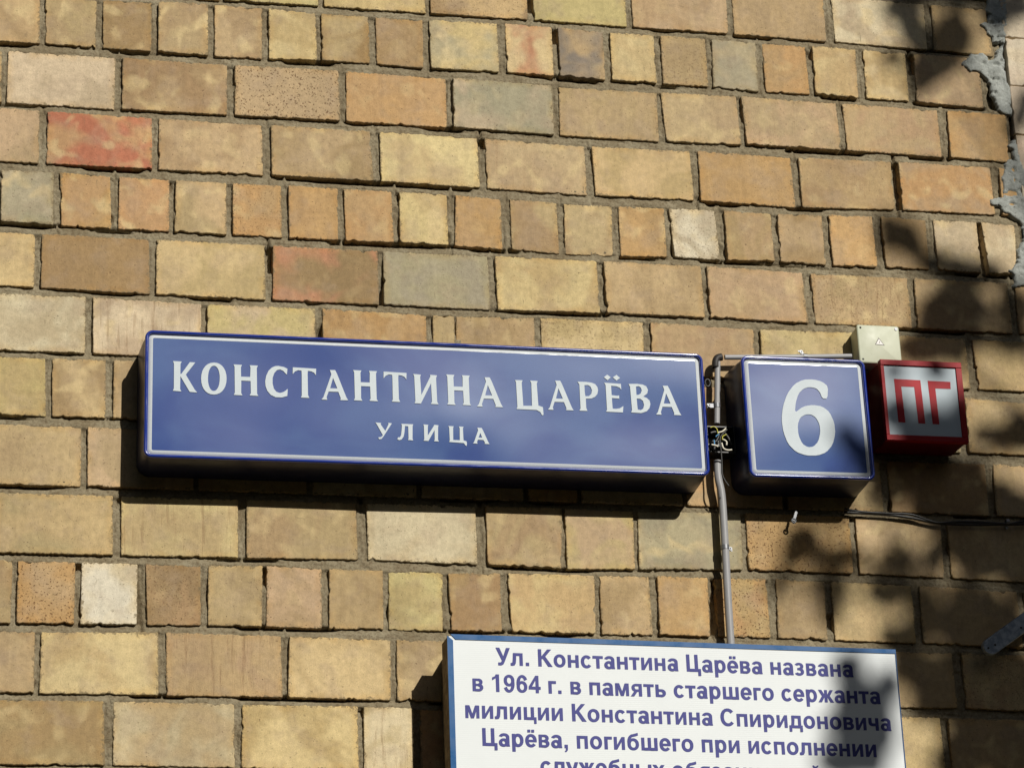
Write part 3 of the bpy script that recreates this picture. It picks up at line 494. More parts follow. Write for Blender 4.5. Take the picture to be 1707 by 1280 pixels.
# slightly smooth the field
for _ in range(1):
    dep[1:-1, 1:-1] = (dep[1:-1, 1:-1] * 4 + dep[:-2, 1:-1] + dep[2:, 1:-1] + dep[1:-1, :-2] + dep[1:-1, 2:]) / 8
keep = ~core
kq = keep[:-1, :-1] | keep[1:, :-1] | keep[:-1, 1:] | keep[1:, 1:]
jj, ii = np.nonzero(kq)
idx = jj * nu + ii
quads = np.stack([idx, idx + nu, idx + nu + 1, idx + 1], 1)
used, inv_ = np.unique(quads, return_inverse=True); quads = inv_.reshape(quads.shape)
cu_, cv_, cd_ = U.ravel()[used], V.ravel()[used], dep.ravel()[used]
co = np.stack([cu_, cd_, H0 - cv_], 1)
me = bpy.data.meshes.new("mortar"); me.vertices.add(len(co)); me.vertices.foreach_set("co", (co - np.array([-0.2, 0, 0])).ravel().astype(np.float32))
me.loops.add(quads.size); me.loops.foreach_set("vertex_index", quads.ravel().astype(np.int32))
me.polygons.add(len(quads)); me.polygons.foreach_set("loop_start", np.arange(0, quads.size, 4, dtype=np.int32)); me.polygons.foreach_set("loop_total", np.full(len(quads), 4, dtype=np.int32))
me.polygons.foreach_set("use_smooth", [True] * len(quads)); me.update(calc_edges=True); me.validate(); me.materials.append(MORTAR)
mo = bpy.data.objects.new("mortar", me); COL.objects.link(mo); mo.parent = wall
# coarse bed for the rest, and the wall body behind
g = G_()
for (u0, u1, v0, v1) in ((-5.3, ULO, -1.2, H0), (ULO, SEAM, -1.2, VLO), (ULO, SEAM, VHI, H0)):
    g.add([W(u0, v0, -0.007), W(u1, v0, -0.007), W(u1, v1, -0.007), W(u0, v1, -0.007)], [(0, 3, 2, 1)])
g.box(((-5.3 + SEAM) / 2, 0.245, H0 / 2 + 0.6), (5.3 + SEAM, 0.41, H0 + 1.2))
g.build("wall_core", MORTAR, wall)

# ---------------------------------------------------------------- pale wall to the right of the seam
pw = empty("pale_brick_wall", (2.0, 0, 0), "smooth pale pinkish brick wall with hairline joints beyond the plastered seam at right edge", "wall")
PAL['X'] = ((206, 190, 168), (196, 180, 158)); PAL['Z'] = ((200, 180, 160), (190, 172, 152))
pv = 0.2304 - 0.1365 * 9; k = 0; prr = random.Random(3); pextra = G_()
while pv < H0 - 0.14:
    u0 = SEAM + 0.006 + prr.uniform(-0.002, 0.003)
    off = {2: 0.062, 8: 0.064}.get(k, (0.13 if k % 2 else 0.25))
    uu = u0; nx = u0 + off
    while uu < 3.2:
        q = [(uu, pv + 0.0015), (nx - 0.0022, pv + 0.0015), (nx - 0.0022, pv + 0.1352), (uu, pv + 0.1352)]
        if uu < 1.6 and -0.4 < pv < 2.2:
            add_brick(q, prr.choice('XXZ'), prr, pw, True)
        else:
            n_ = len(pextra.v); pextra.box(((uu + nx - 0.003) / 2, 0.012, H0 - pv - 0.068), (nx - 0.003 - uu, 0.036, 0.133))
        uu = nx; nx += 0.25
    pv += 0.1365; k += 1
palem = plain("pale pressed brick", (206, 184, 154), 0.85, var=0.08, vs=12, spec=0.2)
o = pextra.build("brick", palem, pw); o["kind"] = "stuff"
g = G_(); g.box(((SEAM + 3.3) / 2 + 0.001, 0.25, H0 / 2 + 0.6), (3.3 - SEAM - 0.004, 0.44 - 0.012, H0 + 1.2)); g.build("wall_core", MORTAR, pw)

# cement smeared over the seam
def slab(poly, z0, z1, rg, sub=0.006):
    P = []
    for i in range(len(poly)):
        a = poly[i]; b = poly[(i + 1) % len(poly)]; L = math.dist(a, b); n = max(1, int(L / sub))
        for k in range(n):
            t = k / n; P.append((a[0] + (b[0] - a[0]) * t + rg.uniform(-.0014, .0014), a[1] + (b[1] - a[1]) * t + rg.uniform(-.0014, .0014)))
    return P
def in_poly(x, y, P):
    c = np.zeros(x.shape, bool); n = len(P)
    for i in range(n):
        x1, y1 = P[i]; x2, y2 = P[(i + 1) % n]
        if y1 == y2: continue
        c ^= ((y1 > y) != (y2 > y)) & (x < (x2 - x1) * (y - y1) / (y2 - y1) + x1)
    return c
def relief(poly, step, name, mt, parent, zf, rg):
    P = slab(poly, 0, 0, rg)
    xs = [p[0] for p in P]; ys = [p[1] for p in P]
    ua = np.arange(min(xs) - step, max(xs) + step * 2, step); va = np.arange(min(ys) - step, max(ys) + step * 2, step)
    U, V = np.meshgrid(ua, va); ins = in_poly(U, V, P)
    # erode levels for a rounded edge
    e = ins.astype(float); cur = ins.copy()
    for k in range(3):
        nx = cur.copy(); nx[1:-1, 1:-1] = cur[1:-1, 1:-1] & cur[:-2, 1:-1] & cur[2:, 1:-1] & cur[1:-1, :-2] & cur[1:-1, 2:]; cur = nx; e += cur
    z = zf(U, V) * np.clip(0.75 + e / 8.0, 0, 1.0) - 0.012 * (e < 1)
    nu = len(ua); kq = ins[:-1, :-1] | ins[1:, :-1] | ins[:-1, 1:] | ins[1:, 1:]
    jj, ii = np.nonzero(kq); idx = jj * nu + ii; quads = np.stack([idx, idx + nu, idx + nu + 1, idx + 1], 1)
    used, iv = np.unique(quads, return_inverse=True); quads = iv.reshape(quads.shape)
    vv = [W(a, b, c) for a, b, c in zip(U.ravel()[used], V.ravel()[used], z.ravel()[used])]
    return mesh(name, vv, [tuple(int(k) for k in q) for q in quads], mt, parent, True)
zf = lambda U, V: 0.0046 + 0.0012 * (vnoise(U, V, 18, 22, 11) - 0.4) + 0.0012 * (vnoise(U, V, 90, 90, 12) - 0.5) + 0.0014 * (vnoise(U, V, 300, 300, 15) - 0.5) - 0.004 * np.clip((vnoise(U, V, 160, 60, 14) - 0.84) / 0.05, 0, 1) - 0.006 * np.clip((vnoise(U, V, 60, 75, 13) - 0.80) / 0.06, 0, 1)
for pl in PL:
    relief([((a / 1000 + 0.011) if a / 1000 > SEAM - 0.016 else a / 1000, b / 1000) for a, b in pl], 0.0028, "plaster_patch", PLASTER, wall, zf, rng)

LEAF_N = 4.5
# ---------------------------------------------------------------- lit sign boxes
BLUE_RIM = plain("glossy blue plastic rim", (22, 48, 138), 0.16, var=0.05, spec=0.6, coat=0.4)
BLUE_BODY = plain("dark blue plastic casing", (15, 20, 50), 0.34, var=0.06, spec=0.35)
SIGNM, nd, lk, bs = mat("blue reflective film with painted glare")
tc = N(nd, "ShaderNodeTexCoord"); v = tc.outputs["Object"]
mp = N(nd, "ShaderNodeMapping"); mp.inputs["Scale"].default_value = (1, 1, 1.5); lk.new(v, mp.inputs[0])
n1 = noise(nd, lk, mp.outputs[0], 3.6, 3, 0.5, 0.5)
c = mix(nd, lk, maprange(nd, lk, n1, 0.36, 0.62, 0, 1, True), lin((36, 64, 130)), lin((60, 88, 142)))  # lighter and deeper blue patches imitate reflected glare on the film
n2 = noise(nd, lk, v, 700, 2, 0.6); c = mix(nd, lk, 1.0, c, maprange(nd, lk, n2, 0.3, 0.7, 0.92, 1.08), 'MULTIPLY')
lk.new(c, bs.inputs["Base Color"]); bs.inputs["Roughness"].default_value = 0.37; bs.inputs["Specular IOR Level"].default_value = 0.17
nw = noise(nd, lk, mp.outputs[0], 2.0, 1.2, 0.4, 0.0)
b1 = bump(nd, lk, nw, 1.0, 0.034, None); bump(nd, lk, n2, 0.15, 0.0002, bs, b1)
LETTER = plain("white reflective film", (196, 206, 212), 0.42, spec=0.12, var=0.04, vs=300)
BAND = plain("white border film", (200, 206, 210), 0.12, var=0.04, vs=200)

def rrect(w, h, rad, n=7):
    o = []
    for cx, cy, a0 in ((w / 2 - rad, h / 2 - rad, 0), (-w / 2 + rad, h / 2 - rad, 90), (-w / 2 + rad, -h / 2 + rad, 180), (w / 2 - rad, -h / 2 + rad, 270)):
        for k in range(n + 1):
            a = math.radians(a0 + 90 * k / n); o.append((cx + rad * math.cos(a), cy + rad * math.sin(a)))
    return o
class Frame:
    """flat thing on the wall: local x right, y up, z out"""
    def __init__(s, F): s.cx, s.cy, s.w, s.h, a = F; s.a = a
    def p(s, x, y, z):
        ca, sa = math.cos(s.a), math.sin(s.a)
        return W(s.cx + x * ca + y * sa, s.cy + x * sa - y * ca, z)
    def ring(s, w, h, rad, z, n=7): return [s.p(x, y, z) for x, y in rrect(w, h, rad, n)]
def extrude_poly(fr, loops, z, th, name, mt, parent):
    g = G_()
    add_poly(g, fr, loops, z, th)
    return fixn(mesh(name, g.v, g.f, mt, parent))
def add_poly(g, fr, loops, z, th):
    L = [[Vector((x, y, 0)) for x, y in l] for l in loops]
    tris = tessellate_polygon(L)
    pts = [p for l in loops for p in l]; n = len(pts)
    v = [fr.p(x, y, z) for x, y in pts] + [fr.p(x, y, z + th) for x, y in pts]
    f = [tuple(n + i for i in t) for t in tris]
    k = 0
    for l in loops:
        m_ = len(l)
        for i in range(m_): f.append((k + i, k + (i + 1) % m_, n + k + (i + 1) % m_, n + k + i))
        k += m_
    g.add(v, f)

def light_box(fr, thing, D, flare=0.008, inner=None):
    w, h = fr.w, fr.h
    g = G_(); g.loft([fr.ring(w + 2 * flare, h + 2 * flare, 0.030, 0.003), fr.ring(w + 2 * flare - 0.002, h + 2 * flare - 0.002, 0.030, D * 0.25), fr.ring(w + flare, h + flare, 0.026, D * 0.6), fr.ring(w - 0.001, h - 0.001, 0.018, D * 0.90), fr.ring(w - 0.004, h - 0.004, 0.016, D - 0.008)], True, True)
    autosmooth(g.build("casing", BLUE_BODY, thing), 50)
    g = G_()
    prof = [(0.0008, D - 0.0095), (-0.001, D - 0.006), (-0.0004, D - 0.002), (0.0015, D), (0.0035, D + 0.0006), (0.0055, D - 0.0002), (0.0068, D - 0.0030), (0.0072, D - 0.0075), (0.0090, D - 0.0080)]
    g.loft([fr.ring(w - 2 * i, h - 2 * i, max(0.004, 0.0165 - i), z, 9) for i, z in prof] , False, False)
    autosmooth(g.build("rim", BLUE_RIM, thing), 60)
    fw, fh = inner or (w - 0.020, h - 0.019)
    # rounded white band then the blue field
    g = G_(); g.loft([fr.ring(fw + 0.004, fh + 0.004, 0.011, D - 0.0078, 9), fr.ring(fw, fh, 0.010, D - 0.0062, 9), fr.ring(fw - 0.003, fh - 0.003, 0.0085, D - 0.00475, 9), fr.ring(fw - 0.014, fh - 0.014, 0.0035, D - 0.0044, 9)], False, False)
    autosmooth(g.build("border_band", BAND, thing), 60)
    g = G_(); g.loft([fr.ring(fw - 0.0135, fh - 0.0135, 0.0035, D - 0.0048, 9)], False, True); g.f = g.f[-1:]
    g.build("face_panel", SIGNM, thing)

fs = Frame(SIGN); fs.a = math.radians(-0.02)
sign = empty("street_name_sign", W(SIGN[0], SIGN[1], 0), "long dark blue light box with white street name in capital letters", "sign")
light_box(fs, sign, 0.12, inner=(1.2545, 0.2745))
SL = -0.0069
g = G_()
for ch, dx in TXT1:
    d = dx / 1e4; th = 0.0006
    dy = 0 if abs(d) < 0.003 else SL * d
    if ch == 'Ё':
        for l in GLY[ch]: add_poly(g, fs, [[(x / 1e4 + d, y / 1e4 + dy) for x, y in l]], 0.1150, th + 0.001)
    else: add_poly(g, fs, [[(x / 1e4 + d, y / 1e4 + dy) for x, y in l] for l in GLY[ch]], 0.1150, th + 0.001)
fixn(mesh("lettering", g.v, g.f, LETTER, sign))["kind"] = "stuff"
g = G_()
for ch in ('sУ', 'sЛ', 'sИ', 'sЦ', 'sА'):
    add_poly(g, fs, [[(x / 1e4, y / 1e4) for x, y in l] for l in GLY[ch]], 0.1150, 0.0016)
fixn(mesh("lettering", g.v, g.f, LETTER, sign))["kind"] = "stuff"

f6 = Frame(SIX)
six = empty("house_number_sign", W(SIX[0], SIX[1], 0), "square dark blue light box with white house number 6", "sign")
light_box(f6, six, 0.12, inner=(0.281, 0.2745))
g = G_(); add_poly(g, f6, [[(x / 1e4, y / 1e4) for x, y in l] for l in G6], 0.1150, 0.0016); fixn(mesh("numeral", g.v, g.f, LETTER, six))

# red hydrant box
RED = plain("red painted box", (150, 18, 28), 0.38, var=0.06, spec=0.12)
PANEL = plain("pale translucent panel", (186, 198, 206), 0.45, var=0.04, vs=8, spec=0.1)
REDL = plain("faded red lettering film", (168, 44, 52), 0.45, spec=0.1, var=0.05, vs=60)
red = empty("hydrant_sign", W(RED_[0], RED_[1], 0), "red square light box with pale panel lettered in red", "sign")
fr = Frame(RED_); frw = Frame(REDW)
w, h = fr.w, fr.h
g = G_(); g.loft([fr.ring(w - 0.004, h - 0.004, 0.002, 0.003, 2), fr.ring(w - 0.004, h - 0.004, 0.002, 0.098, 2)], True, True); g.build("casing", plain("red casing with painted shade", (96, 10, 18), 0.4, var=0.08, spec=0.12), red)  # rail red darkened: the underside's shade is put into the casing colour
g = G_()
x0, x1, y0, y1 = -w / 2, w / 2, -h / 2, h / 2
dx = frw.cx - fr.cx; dy = -(frw.cy - fr.cy); a0, a1, b0, b1 = dx - frw.w / 2, dx + frw.w / 2, dy - frw.h / 2, dy + frw.h / 2
def barp(g, fr, x0, x1, y0, y1, z0, z1, bev=0.0006):
    R = [[(x0, y0), (x1, y0), (x1, y1), (x0, y1)]]
    o = [fr.p(x, y, z0) for x, y in R[0]]; p = [fr.p(x, y, z1 - bev) for x, y in R[0]]
    q = [fr.p(x, y, z1) for x, y in [(x0 + bev, y0 + bev), (x1 - bev, y0 + bev), (x1 - bev, y1 - bev), (x0 + bev, y1 - bev)]]
    g.loft([o, p, q])
for nm, (p, q, r_, s) in {"top_rail": (x0, x1, b1 + 0.0015, y1), "bottom_rail": (x0, x1, y0, b0), "side_rail": (x0, a0, b0 + 0.0003, b1 + 0.0012), "side_rail ": (a1 + 0.0003, x1, b0 + 0.0003, b1 + 0.0012)}.items():
    g = G_(); barp(g, fr, p, q, r_, s, 0.094, 0.110 + (0.0015 if nm == "top_rail" else 0)); g.build(nm.strip(), RED, red)
g = G_(); barp(g, fr, a0 + 0.0002, a1 - 0.0002, b0 + 0.0002, b1 + 0.0010, 0.100, 0.1072); g.build("face_panel", PANEL, red)
g = G_()
for l in PG: add_poly(g, frw, [[(x / 1e4, y / 1e4) for x, y in l]], 0.1065, 0.0013)
fixn(mesh("lettering", g.v, g.f, REDL, red))["kind"] = "stuff"

# grey junction box
GREYP = plain("aged grey-beige plastic", (184, 188, 164), 0.5, var=0.05, vs=20, dirt=0.25)
DARK = plain("dark screw recess", (24, 22, 20), 0.7)
STEEL = plain("zinc plated steel", (128, 130, 134), 0.45, metal=0.5, var=0.08, vs=80)
GALV = plain("galvanised steel strap", (150, 160, 172), 0.5, metal=0.55, rgb2=(116, 126, 138), vs=60)
fg = Frame(GREY)
jb = empty("junction_box", W(GREY[0], GREY[1], 0), "beige grey plastic junction box with warning triangle above the red box", "box")
w, h = fg.w, fg.h
g = G_(); g.loft([fg.ring(w - 0.006, h - 0.006, 0.005, 0.003, 4), fg.ring(w - 0.003, h - 0.003, 0.005, 0.044, 4)]); autosmooth(g.build("casing", GREYP, jb))
g = G_(); g.loft([fg.ring(w, h, 0.005, 0.0455, 4), fg.ring(w, h, 0.005, 0.056, 4), fg.ring(w - 0.003, h - 0.003, 0.0045, 0.0575, 4), fg.ring(w - 0.005, h - 0.005, 0.004, 0.0578, 4)]); autosmooth(g.build("lid", GREYP, jb))
g = G_(); g.loft([fg.ring(w - 0.005, h - 0.005, 0.004, 0.0435, 4), fg.ring(w - 0.005, h - 0.005, 0.004, 0.046, 4)]); g.build("seal", DARK, jb)
for (x, y, dk) in ((-w / 2 + 0.0085, h / 2 - 0.0075, 1), (w / 2 - 0.0075, h / 2 - 0.0075, 0), (-w / 2 + 0.0085, -h / 2 + 0.0085, 1)):
    g = G_(); g.disc(fg.p(x, y, 0.0572), (0, -1, 0), 0.0026 if dk else 0.0038, 0.0009 if dk else 0.0022, 14)
    g.build("screw_hole" if dk else "screw", DARK if dk else STEEL, jb)
tri = [(x / 1e4, y / 1e4) for x, y in TRI]
WHITE = plain("white sticker", (228, 226, 222), 0.5, var=0.03); INK = plain("dark print", (60, 44, 44), 0.6)
tc_ = (sum(t[0] for t in tri) / 3, sum(t[1] for t in tri) / 3)
g = G_(); add_poly(g, fg, [tri], 0.0576, 0.0005); fixn(mesh("warning_sticker", g.v, g.f, INK, jb))
g = G_(); add_poly(g, fg, [[(tc_[0] + (x - tc_[0]) * 0.80, tc_[1] + (y - tc_[1]) * 0.80) for x, y in tri]], 0.0579, 0.0005); fixn(mesh("warning_sticker", g.v, g.f, WHITE, jb))
g = G_(); s = 0.0042; add_poly(g, fg, [[(tc_[0] + x * s, tc_[1] + y * s) for x, y in ((0.15, 0.9), (-0.35, -0.1), (0.0, -0.05), (-0.1, -0.8), (0.3, 0.15), (0.0, 0.12), (0.35, 0.9))]], 0.0582, 0.0004); fixn(mesh("bolt_symbol", g.v, g.f, INK, jb))

# ---------------------------------------------------------------- memorial board
bd = empty("memorial_board", W(-0.11, 1.95, 0), "white information board with violet Cyrillic text and a blue metal frame", "sign")
BW = plain("white laminated board", (226, 231, 233), 0.5, spec=0.10, var=0.02, vs=6)
# fine horizontal ribs of the sheet
nt = BW.node_tree; bsdf = nt.nodes["Principled BSDF"]; tc = nt.nodes.new("ShaderNodeTexCoord"); wv = nt.nodes.new("ShaderNodeTexWave"); wv.bands_direction = 'Z'; wv.inputs["Scale"].default_value = 70; wv.inputs["Distortion"].default_value = 0.4
nt.links.new(tc.outputs["Object"], wv.inputs["Vector"]); bn = nt.nodes.new("ShaderNodeBump"); bn.inputs["Strength"].default_value = 0.14; bn.inputs["Distance"].default_value = 0.0006
nt.links.new(wv.outputs["Fac"], bn.inputs["Height"]); nt.links.new(bn.outputs[0], bsdf.inputs["Normal"])
BF = plain("blue metal edging", (10, 82, 138), 0.30, metal=0.0, var=0.06, spec=0.3)
VIOLET = plain("violet print", (78, 80, 140), 0.5, spec=0.1, var=0.06, vs=400)
BT0, BB = 1.7240, 2.32
class BFrame:
    def p(s, x, y, z): return W(x, y + (x + 0.62) * 0.0158, z)     # board hangs 0.9 degrees off level; x = wall u, y = wall v at left edge
bf = BFrame(); D0, D1 = 0.085, 0.150
BL, BRR = -0.6210, 0.3976
def bbox(g, x0, x1, y0, y1, z0, z1):
    g.loft([[bf.p(x, y, z) for x, y in ((x0, y0), (x1, y0), (x1, y1), (x0, y1))] for z in (z0, z1)])
g = G_(); bbox(g, BL + 0.004, BRR - 0.002, BT0 + 0.004, BB, D1 - 0.005, D1 - 0.0012); g.build("board_panel", BW, bd)
WOOD = plain("raw wooden batten", (112, 98, 76), 0.85, rgb2=(84, 70, 52), vs=60)
g = G_(); bbox(g, BL + 0.0006, BRR - 0.0006, BT0 + 0.006, BB - 0.001, D0, D1 - 0.0055); g.build("backing_frame", WOOD, bd)
g = G_()
g.loft([[bf.p(x, y, z) for x, y in ((BL, BT0 + 0.0035), (BL + 0.0125, BT0 + 0.0135), (BL + 0.0115, BB), (BL, BB))] for z in (D1 - 0.0052, D1)]); g.build("edge_strip", BF, bd)
g = G_(); g.loft([[bf.p(x, y, z) for x, y in ((BL + 0.007, BT0), (BRR, BT0), (BRR, BT0 + 0.0095), (BL + 0.018, BT0 + 0.0115))] for z in (D1 - 0.0050, D1 + 0.0006)]); g.build("edge_strip", BF, bd)
g = G_(); bbox(g, BRR - 0.0018, BRR, BT0 + 0.0098, BB, D1 - 0.005, D1 + 0.0003); g.build("edge_strip", BF, bd)
g = G_(); bbox(g, BL, BRR, BB + 0.0003, BB + 0.010, D0, D1 + 0.0006); g.build("edge_strip", BF, bd)
g = G_(); bbox(g, BL + 0.014, BL + 0.054, BT0 + 0.022, BB - 0.01, 0.002, D0 - 0.0005); g.build("batten", WOOD, bd)
g = G_(); bbox(g, BRR - 0.054, BRR - 0.014, BT0 + 0.022, BB - 0.01, 0.002, D0 - 0.0005); g.build("batten", WOOD, bd)
def _glyphs():
    def R(a, b, c, d): return [(a, b), (c, b), (c, d), (a, d)]
    def A(cx, cy, rx, ry, tx, ty, a0=0, a1=360, n=None):
        n = n or max(6, int(abs(a1 - a0) / 14)); o = []; i = []
        for k in range(n + 1):
            t = math.radians(a0 + (a1 - a0) * k / n); c, s = math.cos(t), math.sin(t); e = 0.94
            f = lambda v: math.copysign(abs(v) ** e, v)
            o.append((cx + rx * f(c), cy + ry * f(s))); i.append((cx + (rx - tx) * f(c), cy + (ry - ty) * f(s)))
        return ('strip', o, i)
    def M(l, w): return [(w - x, y) for x, y in l][::-1]
    o_ = [A(305, 260, 262, 271, 142, 118)]
    e_ = [A(280, 260, 250, 271, 140, 115, 0, 322), R(110, 205, 528, 300)]
    n_ = lambda b: [R(65, 0, 203, 519), R(405, 0, 543, 519), R(203, *b[:1], 405, b[1])]
    i_ = [R(65, 0, 198, 519), R(412, 0, 545, 519), [(198, 0), (412, 330), (412, 519), (198, 189)]]
    soft = [R(65, 0, 205, 519), R(205, 0, 320, 105), R(205, 225, 320, 325), A(320, 162, 200, 163, 138, 104, -90, 90)]
    nine = [A(275, 480, 232, 240, 135, 112), A(262, 352, 247, 364, 138, 112, -152, 18)]
    arm = [(430, 225), (430, 315), (560, 519), (705, 519), (545, 268), (722, 0), (570, 0)]
    return {
     'о': (611, o_), 'с': (556, [A(290, 260, 250, 271, 142, 118, 38, 322)]), 'е': (556, e_), 'ё': (556, e_ + [R(140, 595, 260, 705), R(310, 595, 430, 705)]),
     'а': (556, [A(275, 370, 225, 161, 140, 112, 0, 168), R(361, 60, 500, 370), [(372, 0), (520, 0), (500, 70), (361, 90)], A(250, 155, 205, 167, 138, 102)]),
     'н': (607, n_((205, 315))), 'п': (607, n_((405, 519))), 'и': (611, i_), 'й': (611, i_ + [A(305, 705, 130, 110, 62, 66, 180, 360)]),
     'т': (489, [R(15, 405, 475, 519), R(175, 0, 315, 405)]), 'г': (422, [R(65, 0, 205, 519), R(205, 405, 400, 519)]),
     'р': (611, [R(65, -200, 203, 519), A(320, 260, 240, 271, 140, 118)]),
     'в': (566, [R(65, 0, 203, 519), R(203, 425, 320, 519), R(203, 218, 330, 308), R(203, 0, 330, 98), A(315, 376, 185, 143, 128, 94, -90, 90), A(325, 153, 200, 153, 136, 98, -90, 90)]),
     'ь': (571, soft), 'ы': (800, soft + [R(605, 0, 745, 519)]),
     'м': (724, [R(60, 0, 185, 519), R(540, 0, 665, 519), [(110, 519), (235, 519), (425, 0), (300, 0)], [(490, 519), (300, 0), (425, 0), (615, 519)]]),
     'я': (594, [R(390, 0, 530, 519), A(265, 355, 195, 164, 135, 100, 90, 270), R(265, 419, 390, 519), R(265, 191, 390, 288), [(20, 0), (175, 0), (345, 225), (195, 225)]]),
     'ш': (845, [R(65, 0, 200, 519), R(355, 0, 490, 519), R(645, 0, 780, 519), R(200, 0, 355, 112), R(490, 0, 645, 112)]),
     'ж': (730, [R(300, 0, 430, 519), arm, M(arm, 730)]),
     'л': (611, [R(405, 0, 545, 519), R(240, 405, 405, 519), [(125, 519), (255, 519), (250, 260), (228, 90), (180, 10), (90, -8), (10, 0), (10, 106), (62, 108), (95, 150), (112, 290)]]),
     'ц': (622, [R(65, 0, 200, 519), R(372, 0, 507, 519), R(200, 0, 372, 112), R(507, -150, 605, 112)]),
     'Ц': (739, [R(70, 0, 215, 716), R(445, 0, 590, 716), R(215, 0, 445, 122), R(590, -165, 710, 122)]),
     'д': (640, [R(425, 110, 560, 519), R(265, 405, 425, 519), [(135, 519), (265, 519), (262, 330), (235, 110), (105, 110), (130, 250)], R(20, 0, 620, 110), R(20, -150, 130, 0), R(510, -150, 620, 0)]),
     'ч': (571, [R(370, 0, 508, 519), R(55, 340, 193, 519), A(225, 345, 170, 160, 138, 112, 180, 270), R(225, 185, 370, 297)]),
     'б': (611, [A(310, 235, 252, 247, 138, 112), A(345, 330, 288, 330, 128, 112, 105, 190), [(270, 535), (270, 640), (400, 672), (525, 710), (535, 600), (420, 565)]]),
     'у': (556, [[(10, 519), (160, 519), (350, 60), (270, -60), (215, 0)], [(395, 519), (545, 519), (345, -60), (290, -165), (215, -208), (120, -212), (55, -202), (55, -95), (120, -98), (185, -70), (215, 0)]]),
     'х': (556, [[(10, 0), (170, 0), (545, 519), (385, 519)], [(10, 519), (385, 0), (545, 0), (170, 519)]]),
     'з': (497, [A(225, 380, 205, 151, 135, 100, -88, 155), A(225, 153, 220, 165, 138, 104, -155, 88), R(150, 222, 240, 312)]),
     'К': (719, [R(70, 0, 215, 716), [(215, 300), (215, 420), (480, 716), (665, 716), (385, 415), (700, 0), (510, 0), (285, 320)]]),
     'С': (722, [A(380, 358, 330, 370, 150, 125, 40, 320)]),
     'У': (651, [[(10, 716), (172, 716), (400, 230), (310, 120)], [(475, 716), (640, 716), (385, 130), (330, 30), (240, -12), (110, -8), (110, 110), (200, 110), (240, 130), (275, 190)]]),
     '1': (556, [R(250, 0, 390, 716), [(90, 470), (250, 560), (250, 716), (215, 640), (90, 590)]]),
     '9': (556, nine), '6': (556, [('strip', [(556 - x, 716 - y) for x, y in p[1]], [(556 - x, 716 - y) for x, y in p[2]]) for p in nine]),
     '4': (556, [R(330, 0, 462, 716), R(25, 145, 330, 262), R(462, 145, 545, 262), [(25, 262), (165, 262), (330, 530), (330, 716)]]),
     '.': (278, [R(70, 0, 210, 140)]), ',': (278, [R(70, 0, 210, 140), [(120, 0), (210, 0), (200, -80), (150, -150), (80, -160), (80, -110), (125, -80)]]),
     ' ': (278, [])}
GB = _glyphs()
for text, us, vs0, ue, ve in BT:
    x = 0; pen = []
    for ch in text: pen.append(x); x += GB[ch][0]
    l0 = 20; l1 = x - 25
    sx = (ue - us) / (l1 - l0); sy = 0.0383 / 716.0
    slope = (ve - vs0) / (ue - us)
    g = G_()
    for ch, px in zip(text, pen):
        for k, (sh, gx, gy) in enumerate([(s_, a_, b_) for s_ in GB[ch][1] for a_, b_ in ((-8, -5), (8, 5))]):
            z = D1 - 0.0010 + 0.00008 * k
            P_ = lambda p: W(us + (px + p[0] + gx - l0) * sx, vs0 + (px + p[0] - l0) * sx * slope - (p[1] + gy) * sy, z)
            if sh[0] == 'strip':
                n = len(sh[1]); g.add([P_(p) for p in sh[1]] + [P_(p) for p in sh[2]], [(i, i + 1, n + i + 1, n + i) for i in range(n - 1)])
            else:
                tr_ = tessellate_polygon([[Vector((p[0], p[1], 0)) for p in sh]])
                g.add([P_(p) for p in sh], [tuple(t) for t in tr_])
    mesh("lettering", g.v, g.f, VIOLET, bd)["kind"] = "stuff"

# ---------------------------------------------------------------- conduits, clips, cables
PVC = plain("grey pvc conduit", (150, 150, 152), 0.45, var=0.05, vs=30, dirt=0.15)
PVCD = plain("scorched black pvc", (40, 36, 34), 0.6, dirt=0.3)
def conduit(name, pts, rad, label, group, clips=()):
    p = smooth_path([(a, -z, H0 - b) for a, b, z in pts], 5)
    t = empty(name, p[0], label, "conduit", group)
    g = G_(); g.tube(p, rad, 16); autosmooth(g.build("pipe", PVC, t), 50)
    for (c, tab, axis) in clips: clip(t, c, tab, rad, axis)
    return t
def clip(parent, c, tab, rad, axis, name="pipe_clip"):
    C = Vector((c[0], -c[2], H0 - c[1])); T = Vector((tab[0], -tab[2], H0 - tab[1])); a = Vector(axis)
    g = G_(); g.tube([C - a * 0.005, C + a * 0.005], rad + 0.0012, 16)
    d = (T - C); L = d.length; d.normalize()
    n = a.cross(d)
    g.loft([[T + d * 0.005 + a * 0.005 + n * q, T + d * 0.005 - a * 0.005 + n * q, C - a * 0.005 + n * q, C + a * 0.005 + n * q] for q in (-0.0008, 0.0008)])
    o = autosmooth(g.build(name, STEEL, parent), 40)
    g = G_(); g.disc(T + Vector((0, -0.0005, 0)), (0, -1, 0), 0.0042, 0.003, 14); s = g.build("screw", STEEL, o)
    g = G_(); g.disc(T + Vector((0, -0.0034, 0)), (0, -1, 0), 0.0016, 0.0004, 8); g.build("screw_slot", DARK, o)
GC = "grey conduit runs between the signs"
conduit("conduit_pipe", PIPEU, 0.0070, "short upright grey conduit between the two blue signs, running up from the open wiring box", GC, [(CLIP1[0], CLIP1[1], (0, 0, 1))])
conduit("conduit_pipe", PIPEL, 0.0090, "long grey conduit running down from the open wiring box to the white board", GC, [(CLIP2[0], CLIP2[1], (0, 0, 1))])
conduit("conduit_pipe", PIPEH, 0.0060, "level grey conduit along the top of the number 6 box", GC, [(CLIP3[0], CLIP3[1], (1, 0, 0))])
